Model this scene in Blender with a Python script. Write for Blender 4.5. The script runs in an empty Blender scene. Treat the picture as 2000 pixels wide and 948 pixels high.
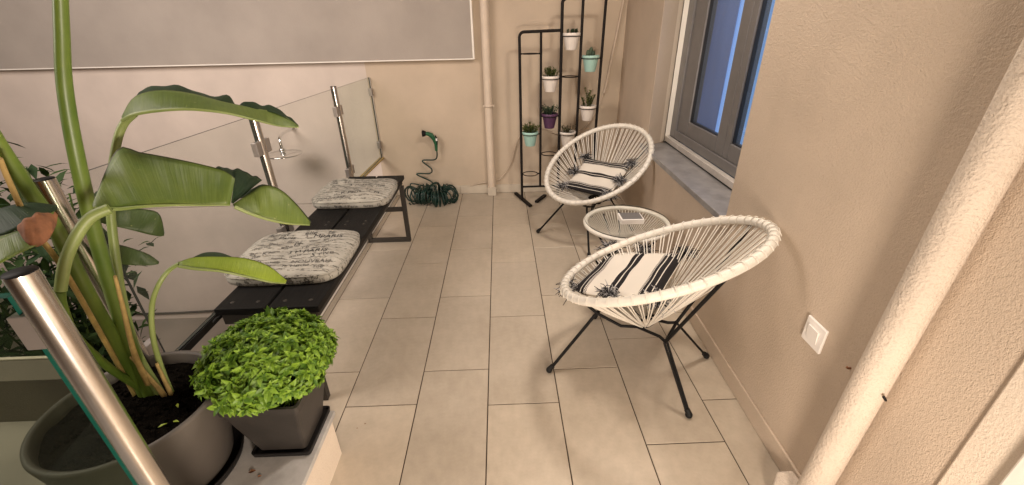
import bpy, bmesh, math, random
from mathutils import Vector, Matrix
random.seed(7)
S = bpy.context.scene
COL = S.collection

# ------------------------------------------------------------------ camera
cam_d = bpy.data.cameras.new('camera')
cam_d.sensor_width = 36.0
cam_d.lens = 816.9 / 2000 * 36
cam_d.clip_start = 0.02
cam_d.clip_end = 200
cam = bpy.data.objects.new('camera', cam_d)
COL.objects.link(cam)
_r, _u, _b = ((0.999349, -0.030371, -0.019485), (0.031067, 0.449485, 0.892747), (-0.018356, -0.892771, 0.450136))
cam.matrix_world = Matrix(((_r[0], _u[0], _b[0], 0), (_r[1], _u[1], _b[1], 0), (_r[2], _u[2], _b[2], 1.3962), (0, 0, 0, 1)))
S.camera = cam

# ------------------------------------------------------------------ world: night sky
W = bpy.data.worlds.new('World'); S.world = W; W.use_nodes = True
wn = W.node_tree
bg = wn.nodes['Background']
sky = wn.nodes.new('ShaderNodeTexSky'); sky.sky_type = 'NISHITA'; sky.sun_disc = False
sky.sun_elevation = math.radians(1.0); sky.sun_rotation = math.radians(200)
wn.links.new(sky.outputs[0], bg.inputs[0]); bg.inputs[1].default_value = 0.05
S.view_settings.view_transform = 'Standard'; S.view_settings.look = 'None'
S.view_settings.gamma = 1; S.view_settings.use_curve_mapping = False
S.view_settings.exposure = -0.08

# ------------------------------------------------------------------ lamps (out of frame: veranda lamps and the courtyard lamp)
def lamp(name, loc, target, power, size, color):
    d = bpy.data.lights.new(name, 'AREA'); d.shape = 'DISK'; d.size = size; d.energy = power; d.color = color
    o = bpy.data.objects.new(name, d); COL.objects.link(o); o.location = loc
    o.rotation_euler = (Vector(target) - Vector(loc)).to_track_quat('-Z', 'Y').to_euler()
    return o
lamp('wall_lamp_light', (0.24, -0.60, 0.66), (0.0, 2.2, 0.40), 42, 0.40, (1.0, 0.84, 0.69))
lamp('ceiling_lamp_light', (0.84, 1.70, 2.45), (0.35, 1.75, 0), 40, 0.36, (1.0, 0.87, 0.74))
lamp('courtyard_lamp_light', (-2.6, 1.0, 2.3), (-2.5, 3.8, -0.5), 115, 2.0, (1.0, 0.87, 0.78))

# ------------------------------------------------------------------ node helpers and materials
def new_mat(name):
    m = bpy.data.materials.new(name); m.use_nodes = True
    nt = m.node_tree; return m, nt, nt.nodes['Principled BSDF']
def N(nt, t, **kw):
    n = nt.nodes.new(t)
    for k, v in kw.items():
        if hasattr(n, k): setattr(n, k, v)
        else: n.inputs[k.replace('_', ' ')].default_value = v
    return n
def ramp(nt, fac, stops, interp='LINEAR'):
    r = nt.nodes.new('ShaderNodeValToRGB'); r.color_ramp.interpolation = interp
    e = r.color_ramp.elements
    while len(e) < len(stops): e.new(0.5)
    for i, (p, c) in enumerate(stops):
        e[i].position = p; e[i].color = (c[0], c[1], c[2], 1)
    nt.links.new(fac, r.inputs[0]); return r.outputs[0]
def coords(nt, scale=(1, 1, 1), kind='Object'):
    tc = nt.nodes.new('ShaderNodeTexCoord'); mp = nt.nodes.new('ShaderNodeMapping')
    mp.inputs['Scale'].default_value = scale
    nt.links.new(tc.outputs[kind], mp.inputs[0]); return mp.outputs[0]
def noise(nt, vec, scale, detail=4, rough=0.6):
    n = nt.nodes.new('ShaderNodeTexNoise'); n.inputs['Scale'].default_value = scale
    n.inputs['Detail'].default_value = detail; n.inputs['Roughness'].default_value = rough
    nt.links.new(vec, n.inputs['Vector']); return n.outputs['Fac']
def bump(nt, bsdf, h, strength, dist, prev=None):
    b = nt.nodes.new('ShaderNodeBump'); b.inputs['Strength'].default_value = strength; b.inputs['Distance'].default_value = dist
    nt.links.new(h, b.inputs['Height'])
    if prev is not None: nt.links.new(prev, b.inputs['Normal'])
    nt.links.new(b.outputs[0], bsdf.inputs['Normal']); return b.outputs[0]
def mixc(nt, fac, a, b, mode='MIX'):
    m = nt.nodes.new('ShaderNodeMix'); m.data_type = 'RGBA'; m.blend_type = mode
    for sock, v in ((m.inputs[0], fac), (m.inputs[6], a), (m.inputs[7], b)):
        if isinstance(v, (int, float)): sock.default_value = v
        elif isinstance(v, tuple): sock.default_value = (*v, 1)
        else: nt.links.new(v, sock)
    return m.outputs[2]
def col2(c, k): return tuple(min(1, x * k) for x in c)
def simple(name, c, rough=0.5, metal=0.0, var=0.12, scale=12, bumps=None, spec=0.5, kind='Object'):
    m, nt, p = new_mat(name)
    v = coords(nt, kind=kind)
    f = noise(nt, v, scale, 5)
    nt.links.new(ramp(nt, f, [(0.3, col2(c, 1 - var)), (0.7, col2(c, 1 + var))]), p.inputs['Base Color'])
    p.inputs['Roughness'].default_value = rough; p.inputs['Metallic'].default_value = metal
    p.inputs['Specular IOR Level'].default_value = spec
    if bumps:
        sc, st, di = bumps; bump(nt, p, noise(nt, v, sc, 3), st, di)
    return m
M = {}
def stucco(name, c, grain=330, st=0.55):
    m, nt, p = new_mat(name); v = coords(nt)
    big = noise(nt, v, 1.6, 4); fine = noise(nt, v, grain, 3, 0.55)
    base = ramp(nt, big, [(0.3, col2(c, 0.86)), (0.7, col2(c, 1.08))])
    speck = ramp(nt, fine, [(0.3, (0.90, 0.88, 0.86)), (0.5, (1, 1, 1))])
    nt.links.new(mixc(nt, 1.0, base, speck, 'MULTIPLY'), p.inputs['Base Color'])
    p.inputs['Roughness'].default_value = 0.92; p.inputs['Specular IOR Level'].default_value = 0.2
    mid = noise(nt, v, grain * 0.42, 2, 0.5)
    b1 = bump(nt, p, fine, st, 0.003)
    bump(nt, p, mid, st, 0.0032, b1)
    return m
M['stucco'] = stucco('beige_stucco', (0.55, 0.45, 0.355))
M['stucco_back'] = stucco('beige_stucco_smooth', (0.52, 0.43, 0.335), 330, 0.15)
M['stucco_court'] = stucco('lamp_paled_stucco', (0.62, 0.54, 0.48), 330, 0.10)  # back wall stucco made paler: whiter courtyard lamp light put into the colour
M['stucco_cream'] = stucco('cream_stucco', (0.74, 0.64, 0.53), 300, 0.4)
M['dark_render'] = stucco('dark_render', (0.13, 0.11, 0.09))
M['grey_render'] = stucco('grey_render', (0.37, 0.33, 0.295), 260, 0.15)
M['white_edge'] = simple('white_edge', (0.80, 0.76, 0.70), 0.6, var=0.04)
M['pipe'] = simple('painted_pipe', (0.60, 0.50, 0.40), 0.55, var=0.05, bumps=(90, 0.15, 0.002))
M['pipe_rough'] = stucco('painted_rough_pipe', (0.64, 0.55, 0.46), 190, 1.0)
def tile_mat():
    m, nt, p = new_mat('porcelain_tile'); v = coords(nt)
    g = nt.nodes.new('ShaderNodeNewGeometry')
    a = noise(nt, v, 3.2, 6, 0.65); b = noise(nt, v, 26, 5, 0.7)
    base = ramp(nt, a, [(0.25, (0.40, 0.34, 0.265)), (0.5, (0.46, 0.395, 0.315)), (0.75, (0.51, 0.44, 0.355))])
    t2 = ramp(nt, b, [(0.35, (0.93, 0.93, 0.93)), (0.65, (1.04, 1.04, 1.04))])
    c = mixc(nt, 1.0, base, t2, 'MULTIPLY')
    isl = ramp(nt, g.outputs['Random Per Island'], [(0, (0.91, 0.91, 0.92)), (1, (1.04, 1.03, 1.02))])
    nt.links.new(mixc(nt, 1.0, c, isl, 'MULTIPLY'), p.inputs['Base Color'])
    rr = nt.nodes.new('ShaderNodeMapRange'); rr.inputs[3].default_value = 0.24; rr.inputs[4].default_value = 0.42
    nt.links.new(b, rr.inputs[0]); nt.links.new(rr.outputs[0], p.inputs['Roughness'])
    bump(nt, p, noise(nt, v, 9, 3), 0.06, 0.004)
    return m
M['tile'] = tile_mat()
M['grout'] = simple('grout', (0.045, 0.030, 0.018), 0.95, var=0.3, scale=40)
M['skirting'] = simple('skirting_tile', (0.50, 0.44, 0.36), 0.4, var=0.06)
def marble():
    m, nt, p = new_mat('white_marble'); v = coords(nt)
    w = nt.nodes.new('ShaderNodeTexWave'); w.inputs['Scale'].default_value = 1.3; w.inputs['Distortion'].default_value = 16; w.inputs['Detail'].default_value = 5
    nt.links.new(v, w.inputs['Vector'])
    f = noise(nt, v, 7, 8, 0.7)
    a = ramp(nt, w.outputs['Fac'], [(0.0, (0.43, 0.415, 0.40)), (0.25, (0.47, 0.455, 0.44)), (1, (0.50, 0.48, 0.46))])
    b = ramp(nt, f, [(0.35, (0.72, 0.71, 0.70)), (0.6, (1, 1, 1))])
    nt.links.new(mixc(nt, 1.0, a, b, 'MULTIPLY'), p.inputs['Base Color']); p.inputs['Roughness'].default_value = 0.35
    return m
M['marble'] = marble()
M['sill'] = simple('grey_marble_sill', (0.21, 0.20, 0.20), 0.3, var=0.3, scale=9)
M['steel'] = simple('brushed_steel', (0.62, 0.58, 0.54), 0.24, 1.0, var=0.05, scale=30)
M['satin'] = simple('satin_steel', (0.36, 0.33, 0.31), 0.42, 0.7, var=0.04)
M['chrome'] = simple('chrome', (0.75, 0.75, 0.75), 0.10, 1.0, var=0.02)
M['black'] = simple('black_painted_steel', (0.008, 0.0075, 0.0075), 0.55, var=0.2, spec=0.14)
M['rubber'] = simple('black_rubber', (0.010, 0.010, 0.010), 0.6, spec=0.2)
M['iron'] = simple('brown_black_iron', (0.010, 0.0075, 0.0065), 0.6, var=0.25, scale=40, spec=0.2)
M['cord'] = simple('white_pvc_cord', (0.72, 0.68, 0.61), 0.42, var=0.06, scale=25)
M['pvc'] = simple('grey_window_pvc', (0.14, 0.132, 0.13), 0.38, var=0.08, bumps=(60, 0.05, 0.001))
M['dark_gap'] = simple('black_gasket', (0.01, 0.01, 0.011), 0.6)
M['alu'] = simple('pale_aluminium', (0.55, 0.51, 0.47), 0.4, 0.3)
M['white_plastic'] = simple('white_plastic', (0.80, 0.76, 0.72), 0.35, var=0.03)
M['soil'] = simple('potting_soil', (0.006, 0.005, 0.004), 1.0, var=0.6, scale=60, spec=0.0, bumps=(70, 1.0, 0.02))
M['pot_grey'] = simple('taupe_planter', (0.085, 0.073, 0.062), 0.6, var=0.08, scale=6, bumps=(180, 0.15, 0.001))
M['pot_dark'] = simple('dark_grey_planter', (0.030, 0.026, 0.023), 0.5, var=0.25, scale=9, bumps=(160, 0.2, 0.001))
M['pot_black'] = simple('black_plastic', (0.010, 0.009, 0.009), 0.5, spec=0.25)
M['pot_white'] = simple('white_flower_pot', (0.78, 0.72, 0.66), 0.4, var=0.03)
M['pot_mint'] = simple('mint_flower_pot', (0.36, 0.58, 0.52), 0.4, var=0.03)
M['pot_purple'] = simple('purple_flower_pot', (0.085, 0.035, 0.085), 0.4, var=0.05)
M['hose'] = simple('green_hose', (0.003, 0.026, 0.020), 0.28, var=0.3, scale=20)
M['hose_green'] = simple('green_nozzle_plastic', (0.01, 0.09, 0.035), 0.35)
M['cable'] = simple('beige_cable', (0.50, 0.41, 0.32), 0.5)
M['cable_dark'] = simple('dark_cable', (0.06, 0.05, 0.045), 0.5)
M['ceil'] = simple('white_ceiling_paint', (0.75, 0.70, 0.63), 0.9, var=0.03)
M['court_floor'] = simple('courtyard_paving', (0.25, 0.215, 0.18), 0.7, var=0.12, scale=3)
def slat_mat():
    m, nt, p = new_mat('charcoal_composite'); v = coords(nt)
    w = nt.nodes.new('ShaderNodeTexWave'); w.bands_direction = 'X'; w.inputs['Scale'].default_value = 75
    nt.links.new(v, w.inputs['Vector'])
    s = coords(nt, (60, 3, 60)); f = noise(nt, s, 3, 4)
    nt.links.new(ramp(nt, f, [(0.3, (0.009, 0.0085, 0.008)), (0.7, (0.016, 0.015, 0.0145))]), p.inputs['Base Color']); p.inputs['Specular IOR Level'].default_value = 0.09
    p.inputs['Roughness'].default_value = 0.55
    bump(nt, p, w.outputs['Fac'], 0.5, 0.0015); return m
M['slat'] = slat_mat()
M['bench_frame'] = simple('bench_grey_steel', (0.040, 0.035, 0.030), 0.55, var=0.1, spec=0.2)
def linen():
    m, nt, p = new_mat('linen_print'); v = coords(nt)
    f = noise(nt, v, 14, 4); w = noise(nt, coords(nt, (1, 1, 1)), 420, 2)
    a = ramp(nt, f, [(0.35, (0.30, 0.285, 0.25)), (0.65, (0.40, 0.38, 0.335))])
    # faint printed script: broken horizontal ink strokes
    sc = coords(nt, (42, 150, 42)); g = noise(nt, sc, 1.0, 3, 0.75)
    row = nt.nodes.new('ShaderNodeTexWave'); row.bands_direction = 'Y'; row.inputs['Scale'].default_value = 11; row.inputs['Distortion'].default_value = 2.5
    nt.links.new(v, row.inputs['Vector'])
    ink = ramp(nt, g, [(0.52, (1, 1, 1)), (0.56, (0.28, 0.27, 0.26))])
    rowm = ramp(nt, row.outputs['Fac'], [(0.45, (0, 0, 0)), (0.6, (1, 1, 1))])
    c = mixc(nt, rowm, a, mixc(nt, 1.0, a, ink, 'MULTIPLY'))
    nt.links.new(c, p.inputs['Base Color']); p.inputs['Roughness'].default_value = 0.95; p.inputs['Specular IOR Level'].default_value = 0.15
    bump(nt, p, w, 0.35, 0.0012); return m
M['linen'] = linen()
M['ink'] = simple('printed_ink', (0.022, 0.021, 0.022), 0.9, var=0.4, scale=60)
M['ink_pale'] = simple('faded_printed_ink', (0.10, 0.092, 0.085), 0.9, var=0.4, scale=60)
def stripe_mat():
    m, nt, p = new_mat('striped_cotton')
    tc = nt.nodes.new('ShaderNodeTexCoord'); sx = nt.nodes.new('ShaderNodeSeparateXYZ'); nt.links.new(tc.outputs['UV'], sx.inputs[0])
    wht = (0.66, 0.61, 0.54); blk = (0.020, 0.018, 0.019)
    st = [(0, wht), (0.045, blk), (0.115, wht), (0.135, blk), (0.205, wht), (0.425, blk), (0.475, wht), (0.49, blk), (0.56, wht), (0.575, blk), (0.625, wht)]
    # mirrored double stripes: v runs 0..1 from the back end to the front end
    st = [(0.0, blk), (0.05, wht), (0.06, blk), (0.13, wht), (0.14, blk), (0.17, wht), (0.44, blk), (0.487, wht), (0.50, blk), (0.55, wht), (0.80, blk), (0.83, wht), (0.84, blk), (0.90, wht), (0.912, blk), (0.99, wht)]
    c = ramp(nt, sx.outputs[1], st, 'CONSTANT')
    dot = nt.nodes.new('ShaderNodeTexChecker'); dot.inputs['Scale'].default_value = 90
    nt.links.new(tc.outputs['UV'], dot.inputs['Vector'])
    band = ramp(nt, sx.outputs[1], [(0.0, (0, 0, 0)), (0.175, (1, 1, 1)), (0.205, (0, 0, 0)), (0.775, (1, 1, 1)), (0.797, (0, 0, 0))], 'CONSTANT')
    md = nt.nodes.new('ShaderNodeMath'); md.operation = 'MULTIPLY'
    nt.links.new(dot.outputs['Fac'], md.inputs[0]); nt.links.new(band, md.inputs[1])
    nt.links.new(mixc(nt, md.outputs[0], c, blk), p.inputs['Base Color'])
    p.inputs['Roughness'].default_value = 0.95; p.inputs['Specular IOR Level'].default_value = 0.15
    v = coords(nt); bump(nt, p, noise(nt, v, 350, 2), 0.3, 0.0015, None); return m
M['stripe'] = stripe_mat()
M['tassel_b'] = simple('black_yarn', (0.022, 0.02, 0.022), 0.95)
M['tassel_w'] = simple('white_yarn', (0.34, 0.33, 0.33), 0.95)
def leafy(name, c0, c1, rough=0.45, trans=0.25, vein=0, rnd=True, spec=0.5):
    m, nt, p = new_mat(name)
    g = nt.nodes.new('ShaderNodeNewGeometry')
    if rnd: c = ramp(nt, g.outputs['Random Per Island'], [(0, c0), (1, c1)])
    else:
        v = coords(nt); c = ramp(nt, noise(nt, v, 9, 5), [(0.3, c0), (0.7, c1)])
    if vein:
        w = nt.nodes.new('ShaderNodeTexNoise'); w.inputs['Scale'].default_value = 1.0; w.inputs['Detail'].default_value = 4
        nt.links.new(coords(nt, (vein * 14, 1.2, 1), 'UV'), w.inputs['Vector'])
        c = mixc(nt, 1.0, c, ramp(nt, w.outputs['Fac'], [(0.35, (0.84, 0.86, 0.78)), (0.6, (1, 1, 1))]), 'MULTIPLY')
        tc = nt.nodes.new('ShaderNodeTexCoord'); sv = nt.nodes.new('ShaderNodeSeparateXYZ'); nt.links.new(tc.outputs['UV'], sv.inputs[0])
        c = mixc(nt, 1.0, c, ramp(nt, sv.outputs[1], [(0.0, (1.25, 1.15, 0.9)), (0.06, (1, 1, 1)), (0.965, (1, 1, 1)), (0.985, (0.30, 0.22, 0.12))]), 'MULTIPLY')
        sp = noise(nt, coords(nt), 85, 3, 0.7); c = mixc(nt, ramp(nt, sp, [(0.68, (0, 0, 0)), (0.74, (0.6, 0.6, 0.6))]), c, (0.34, 0.34, 0.14))
        bump(nt, p, w.outputs['Fac'], 0.35, 0.003)
    nt.links.new(c, p.inputs['Base Color']); p.inputs['Roughness'].default_value = rough
    p.inputs['Specular IOR Level'].default_value = spec
    if trans:
        out = nt.nodes['Material Output']; t = nt.nodes.new('ShaderNodeBsdfTranslucent'); nt.links.new(c, t.inputs[0])
        mx = nt.nodes.new('ShaderNodeMixShader'); mx.inputs[0].default_value = trans
        nt.links.new(p.outputs[0], mx.inputs[1]); nt.links.new(t.outputs[0], mx.inputs[2]); nt.links.new(mx.outputs[0], out.inputs[0])
    return m
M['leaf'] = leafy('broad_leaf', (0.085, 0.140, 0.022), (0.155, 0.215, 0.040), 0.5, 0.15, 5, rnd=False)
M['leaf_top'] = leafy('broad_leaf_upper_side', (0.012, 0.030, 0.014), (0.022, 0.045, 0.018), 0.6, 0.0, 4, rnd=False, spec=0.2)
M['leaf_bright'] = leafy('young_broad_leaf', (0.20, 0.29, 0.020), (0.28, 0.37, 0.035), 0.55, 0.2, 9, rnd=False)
M['leaf_dark'] = leafy('shade_tinted_broad_leaf', (0.030, 0.055, 0.014), (0.055, 0.090, 0.020), 0.5, 0.08, 5, rnd=False)  # darker copy of broad_leaf: shade on the rear leaves put into the colour
M['stem'] = leafy('leaf_stalk', (0.075, 0.13, 0.018), (0.14, 0.20, 0.035), 0.4, 0, rnd=False)
M['stem_pale'] = leafy('pale_leaf_stalk', (0.17, 0.23, 0.06), (0.24, 0.29, 0.10), 0.45, 0, rnd=False)
M['dry'] = simple('dry_leaf_brown', (0.24, 0.10, 0.045), 0.8, var=0.45, scale=30, bumps=(40, 0.6, 0.004))
M['sheath'] = simple('dry_sheath', (0.36, 0.25, 0.09), 0.8, var=0.35, scale=25)
M['basil'] = leafy('basil_leaf', (0.060, 0.140, 0.012), (0.24, 0.39, 0.036), 0.5, 0.10, spec=0.4)
M['basil_stem'] = simple('basil_stem', (0.07, 0.12, 0.02), 0.7)
M['shrub'] = leafy('dark_shrub_leaf', (0.010, 0.024, 0.008), (0.028, 0.052, 0.012), 0.75, 0.1, spec=0.15)
M['herb'] = leafy('herb_leaf', (0.035, 0.060, 0.015), (0.13, 0.15, 0.035), 0.6, 0.15)
M['succulent'] = leafy('succulent_leaf', (0.030, 0.055, 0.030), (0.075, 0.11, 0.060), 0.55, 0.1)
M['herb_brown'] = leafy('brownish_herb_leaf', (0.045, 0.035, 0.020), (0.09, 0.09, 0.035), 0.6, 0.1)
def glass(name, tint, refl=1.0, dirt=0.05):
    m, nt, p = new_mat(name); out = nt.nodes['Material Output']
    ge = nt.nodes.new('ShaderNodeNewGeometry'); bf = nt.nodes.new('ShaderNodeMath'); bf.operation = 'SUBTRACT'; bf.inputs[0].default_value = 1.0; nt.links.new(ge.outputs['Backfacing'], bf.inputs[1])
    tr = nt.nodes.new('ShaderNodeBsdfTransparent'); tr.inputs[0].default_value = (*tint, 1)
    gl = nt.nodes.new('ShaderNodeBsdfGlossy'); gl.inputs['Roughness'].default_value = 0.02; gl.inputs[0].default_value = (0.92, 0.93, 0.91, 1)
    fr = nt.nodes.new('ShaderNodeFresnel'); fr.inputs[0].default_value = 1.5
    ml = nt.nodes.new('ShaderNodeMath'); ml.operation = 'MULTIPLY'; ml.inputs[1].default_value = refl; nt.links.new(fr.outputs[0], ml.inputs[0])
    mx = nt.nodes.new('ShaderNodeMixShader'); m0 = nt.nodes.new('ShaderNodeMath'); m0.operation = 'MULTIPLY'; nt.links.new(ml.outputs[0], m0.inputs[0]); nt.links.new(bf.outputs[0], m0.inputs[1]); nt.links.new(m0.outputs[0], mx.inputs[0])
    nt.links.new(tr.outputs[0], mx.inputs[1]); nt.links.new(gl.outputs[0], mx.inputs[2])
    df = nt.nodes.new('ShaderNodeBsdfDiffuse'); df.inputs[0].default_value = (0.55, 0.6, 0.52, 1)
    m2 = nt.nodes.new('ShaderNodeMixShader'); v = coords(nt)
    f = nt.nodes.new('ShaderNodeMapRange'); f.inputs[3].default_value = dirt * 0.5; f.inputs[4].default_value = dirt * 1.5
    nt.links.new(noise(nt, v, 4, 5), f.inputs[0]); nt.links.new(f.outputs[0], m2.inputs[0])
    nt.links.new(mx.outputs[0], m2.inputs[1]); nt.links.new(df.outputs[0], m2.inputs[2]); nt.links.new(m2.outputs[0], out.inputs[0])
    return m
M['glass'] = glass('clear_glass', (0.965, 0.970, 0.960), 0.22, 0.03)
M['glass_far'] = glass('hazy_glass', (0.93, 0.945, 0.92), 0.25, 0.07)
M['glass_near'] = glass('near_glass', (0.66, 0.70, 0.63), 0.9, 0.003)  # dark tint stands in for dark reflections on this pane
M['glass_table'] = glass('table_glass', (0.972, 0.974, 0.968), 0.5, 0.006)
M['glass_edge'] = simple('glass_edge_teal', (0.010, 0.10, 0.075), 0.15, spec=0.8)
M['glass_edge_dark'] = simple('glass_edge_dark', (0.03, 0.035, 0.03), 0.25)
M['pane'] = glass('window_glass', (0.85, 0.88, 0.92), 1.0, 0.02)
def curtain():
    m, nt, p = new_mat('blue_glow_curtain'); v = coords(nt, (1, 2, 0.3))
    f = noise(nt, v, 3, 3)
    c = ramp(nt, f, [(0.3, (0.080, 0.118, 0.23)), (0.7, (0.095, 0.14, 0.275))])
    nt.links.new(c, p.inputs['Base Color']); nt.links.new(c, p.inputs['Emission Color']); p.inputs['Emission Strength'].default_value = 0.75  # cloth glows by itself, in place of blue light from the room
    p.inputs['Roughness'].default_value = 0.9; return m
M['curtain'] = curtain()
def glow():
    m, nt, p = new_mat('blue_glow_sheet'); c = (0.15, 0.32, 0.75, 1)
    v = coords(nt, (1, 12, 0.4)); cc = ramp(nt, noise(nt, v, 3, 2), [(0.3, (0.21, 0.36, 0.62)), (0.7, (0.26, 0.43, 0.72))])
    nt.links.new(cc, p.inputs['Base Color']); nt.links.new(cc, p.inputs['Emission Color']); p.inputs['Emission Strength'].default_value = 0.95  # sheet added behind the panes, its emission imitates the bright blue room light
    return m
M['glow'] = glow()

# ------------------------------------------------------------------ mesh helpers
class MB:
    """collects shapes into one mesh"""
    def __init__(s): s.v = []; s.f = []; s.mi = []; s.uv = {}; s.smooth = []
    def add(s, vs, fs, mi=0, smooth=False, uvs=None):
        o = len(s.v); s.v += [tuple(v) for v in vs]
        for i, f in enumerate(fs):
            s.f.append(tuple(o + k for k in f)); s.mi.append(mi); s.smooth.append(smooth)
        if uvs:
            for i, u in enumerate(uvs): s.uv[o + i] = u
    def box(s, x0, x1, y0, y1, z0, z1, mi=0, fn=None):
        vs = [(x, y, z) for z in (z0, z1) for y in (y0, y1) for x in (x0, x1)]
        if fn: vs = [fn(*v) for v in vs]
        s.add(vs, [(0, 2, 3, 1), (4, 5, 7, 6), (0, 1, 5, 4), (2, 6, 7, 3), (0, 4, 6, 2), (1, 3, 7, 5)], mi)
    def tube(s, pts, r, n=10, mi=0, caps=True, r1=None, rf=None, closed=False):
        pts = [Vector(p) for p in pts]; m = len(pts); vs = []; prev = None
        for i, p in enumerate(pts):
            if closed: t = pts[(i + 1) % m] - pts[i - 1]
            else: t = pts[min(i + 1, m - 1)] - pts[max(i - 1, 0)]
            t.normalize()
            if prev is None:
                a = Vector((0, 0, 1)) if abs(t.z) < 0.9 else Vector((1, 0, 0))
                u = t.cross(a).normalized()
            else: u = (prev - t * prev.dot(t)).normalized()
            prev = u; w = t.cross(u)
            rr = r if r1 is None else r + (r1 - r) * i / max(1, m - 1)
            if rf: rr = rf(i, m)
            for k in range(n):
                an = 2 * math.pi * k / n; vs.append(p + (u * math.cos(an) + w * math.sin(an)) * rr)
        fs = []
        for i in range(m if closed else m - 1):
            j = (i + 1) % m
            for k in range(n): fs.append((i * n + k, i * n + (k + 1) % n, j * n + (k + 1) % n, j * n + k))
        s.add(vs, fs, mi, True)
        if caps and not closed:
            o = len(s.v)
            s.add(vs[:n], [tuple(range(n))[::-1]], mi); s.add(vs[-n:], [tuple(range(n))], mi)
    def lathe(s, prof, c=(0, 0, 0), n=32, mi=0, smooth=True, sq=None):
        vs = []; m = len(prof)
        for (r, z) in prof:
            for k in range(n):
                a = 2 * math.pi * k / n
                vs.append((c[0] + r * math.cos(a), c[1] + r * math.sin(a), c[2] + z))
        fs = [(i * n + k, i * n + (k + 1) % n, (i + 1) * n + (k + 1) % n, (i + 1) * n + k) for i in range(m - 1) for k in range(n)]
        s.add(vs, fs, mi, smooth)
    def ball(s, c, r, mi=0, n=12):
        s.lathe([(r * math.sin(math.pi * i / (n // 2 + 2)) + 1e-5, -r * math.cos(math.pi * i / (n // 2 + 2))) for i in range(n // 2 + 3)], c, n, mi)
def root_loc(p):
    v = Vector((0, 0, 0))
    while p is not None: v += p.location; p = p.parent
    return v
def obj(name, mb, mats, parent=None, local=False, bevel=0, solid=0, subsurf=0):
    me = bpy.data.meshes.new(name)
    off = Vector((0, 0, 0)) if (local or parent is None) else root_loc(parent)
    me.from_pydata([tuple(Vector(v) - off) for v in mb.v], [], mb.f)
    if not isinstance(mats, (list, tuple)): mats = [mats]
    for m in mats: me.materials.append(m if not isinstance(m, str) else M[m])
    for p, mi, sm in zip(me.polygons, mb.mi, mb.smooth): p.material_index = mi; p.use_smooth = sm
    if mb.uv:
        ul = me.uv_layers.new(name='UVMap')
        for l in me.loops: ul.data[l.index].uv = mb.uv.get(l.vertex_index, (0, 0))
    me.update()
    o = bpy.data.objects.new(name, me); COL.objects.link(o)
    if parent: o.parent = parent
    if solid:
        md = o.modifiers.new('thick', 'SOLIDIFY'); md.thickness = solid; md.offset = 0
    if bevel:
        md = o.modifiers.new('bevel', 'BEVEL'); md.width = bevel; md.segments = 2; md.limit_method = 'ANGLE'
    if subsurf:
        md = o.modifiers.new('sub', 'SUBSURF'); md.levels = subsurf; md.render_levels = subsurf
    return o
def thing(name, label, cat, loc=(0, 0, 0), rotz=0, group=None):
    o = bpy.data.objects.new(name, None); COL.objects.link(o); o.location = loc; o.rotation_euler = (0, 0, rotz)
    o.empty_display_size = 0.05
    return tag(o, label, cat, group)
def tag(o, label, cat, group=None):
    o['label'] = label; o['category'] = cat
    if group: o['group'] = group
    return o
def struct(name, mb, mat, **k):
    o = obj(name, mb, mat, **k); o['kind'] = 'structure'; return o
def spline(pts, n=8):
    P = [Vector(p) for p in pts]; out = []
    for i in range(len(P) - 1):
        p0 = P[max(i - 1, 0)]; p1 = P[i]; p2 = P[i + 1]; p3 = P[min(i + 2, len(P) - 1)]
        for k in range(n):
            t = k / n
            out.append(0.5 * ((2 * p1) + (-p0 + p2) * t + (2 * p0 - 5 * p1 + 4 * p2 - p3) * t * t + (-p0 + 3 * p1 - 3 * p2 + p3) * t ** 3))
    out.append(P[-1]); return out

# ------------------------------------------------------------------ the room
YB = 3.86
def RWP(off, y, z): return (0.918 + off + 0.0357 * y, y, z)          # right wall runs slightly askew
X0, TW, TL = -0.0903, 0.3, 0.6062
joint = {-4: 2.30, -3: 2.699, -2: 2.494, -1: 2.686, 0: 2.476, 1: 2.669, 2: 2.26, 3: 2.459}
mb = MB(); g = 0.0022
def tile(x0a, x0b, x1a, x1b, y0, y1):
    # x at y0 / y1 may differ (cut along the askew wall); chamfered top
    c = 0.0012; z = 0.0
    def q(i, zz):
        return [(x0a + g + i, y0 + g + i, zz), (x1a - g - i, y0 + g + i, zz), (x1b - g - i, y1 - g - i, zz), (x0b + g + i, y1 - g - i, zz)]
    vs = q(0, -0.006) + q(0, z - c) + q(c, z)
    mb.add(vs, [(0, 1, 5, 4), (1, 2, 6, 5), (2, 3, 7, 6), (3, 0, 4, 7), (4, 5, 9, 8), (5, 6, 10, 9), (6, 7, 11, 10), (7, 4, 8, 11), (8, 9, 10, 11)])
for k in range(-4, 4):
    xa = max(X0 + k * TW, -1.028); xb = X0 + (k + 1) * TW
    if xb <= -1.02: continue
    y = joint[k] - 8 * TL
    while y < YB:
        y0 = max(y, -1.5); y1 = min(y + TL, YB - 0.008); y += TL
        if y1 - y0 < 0.02: continue
        ra = rb = xb
        if k == 3: ra = RWP(-0.004, y0, 0)[0]; rb = RWP(-0.004, y1, 0)[0]; ra = min(ra, xb); rb = min(rb, xb)
        tile(xa, xa, ra, rb, y0, y1)
fl = struct('floor', mb, 'tile')
mb = MB(); mb.box(-1.03, 1.3, -1.5, YB + 0.1, -0.12, -0.0035); struct('floor_bed', mb, 'grout')
mb = MB(); mb.box(-9, 9, -6, 9, -1.46, -1.36); struct('ground', mb, 'court_floor')
mb = MB(); mb.box(-3.6, -1.385, -1.5, 1.084, 0.10, 0.205); struct('side_floor', mb, 'court_floor')
mb = MB(); mb.box(-1.35, 1.35, -1.6, YB + 0.2, 2.62, 2.75); struct('ceiling', mb, 'ceil')

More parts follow.
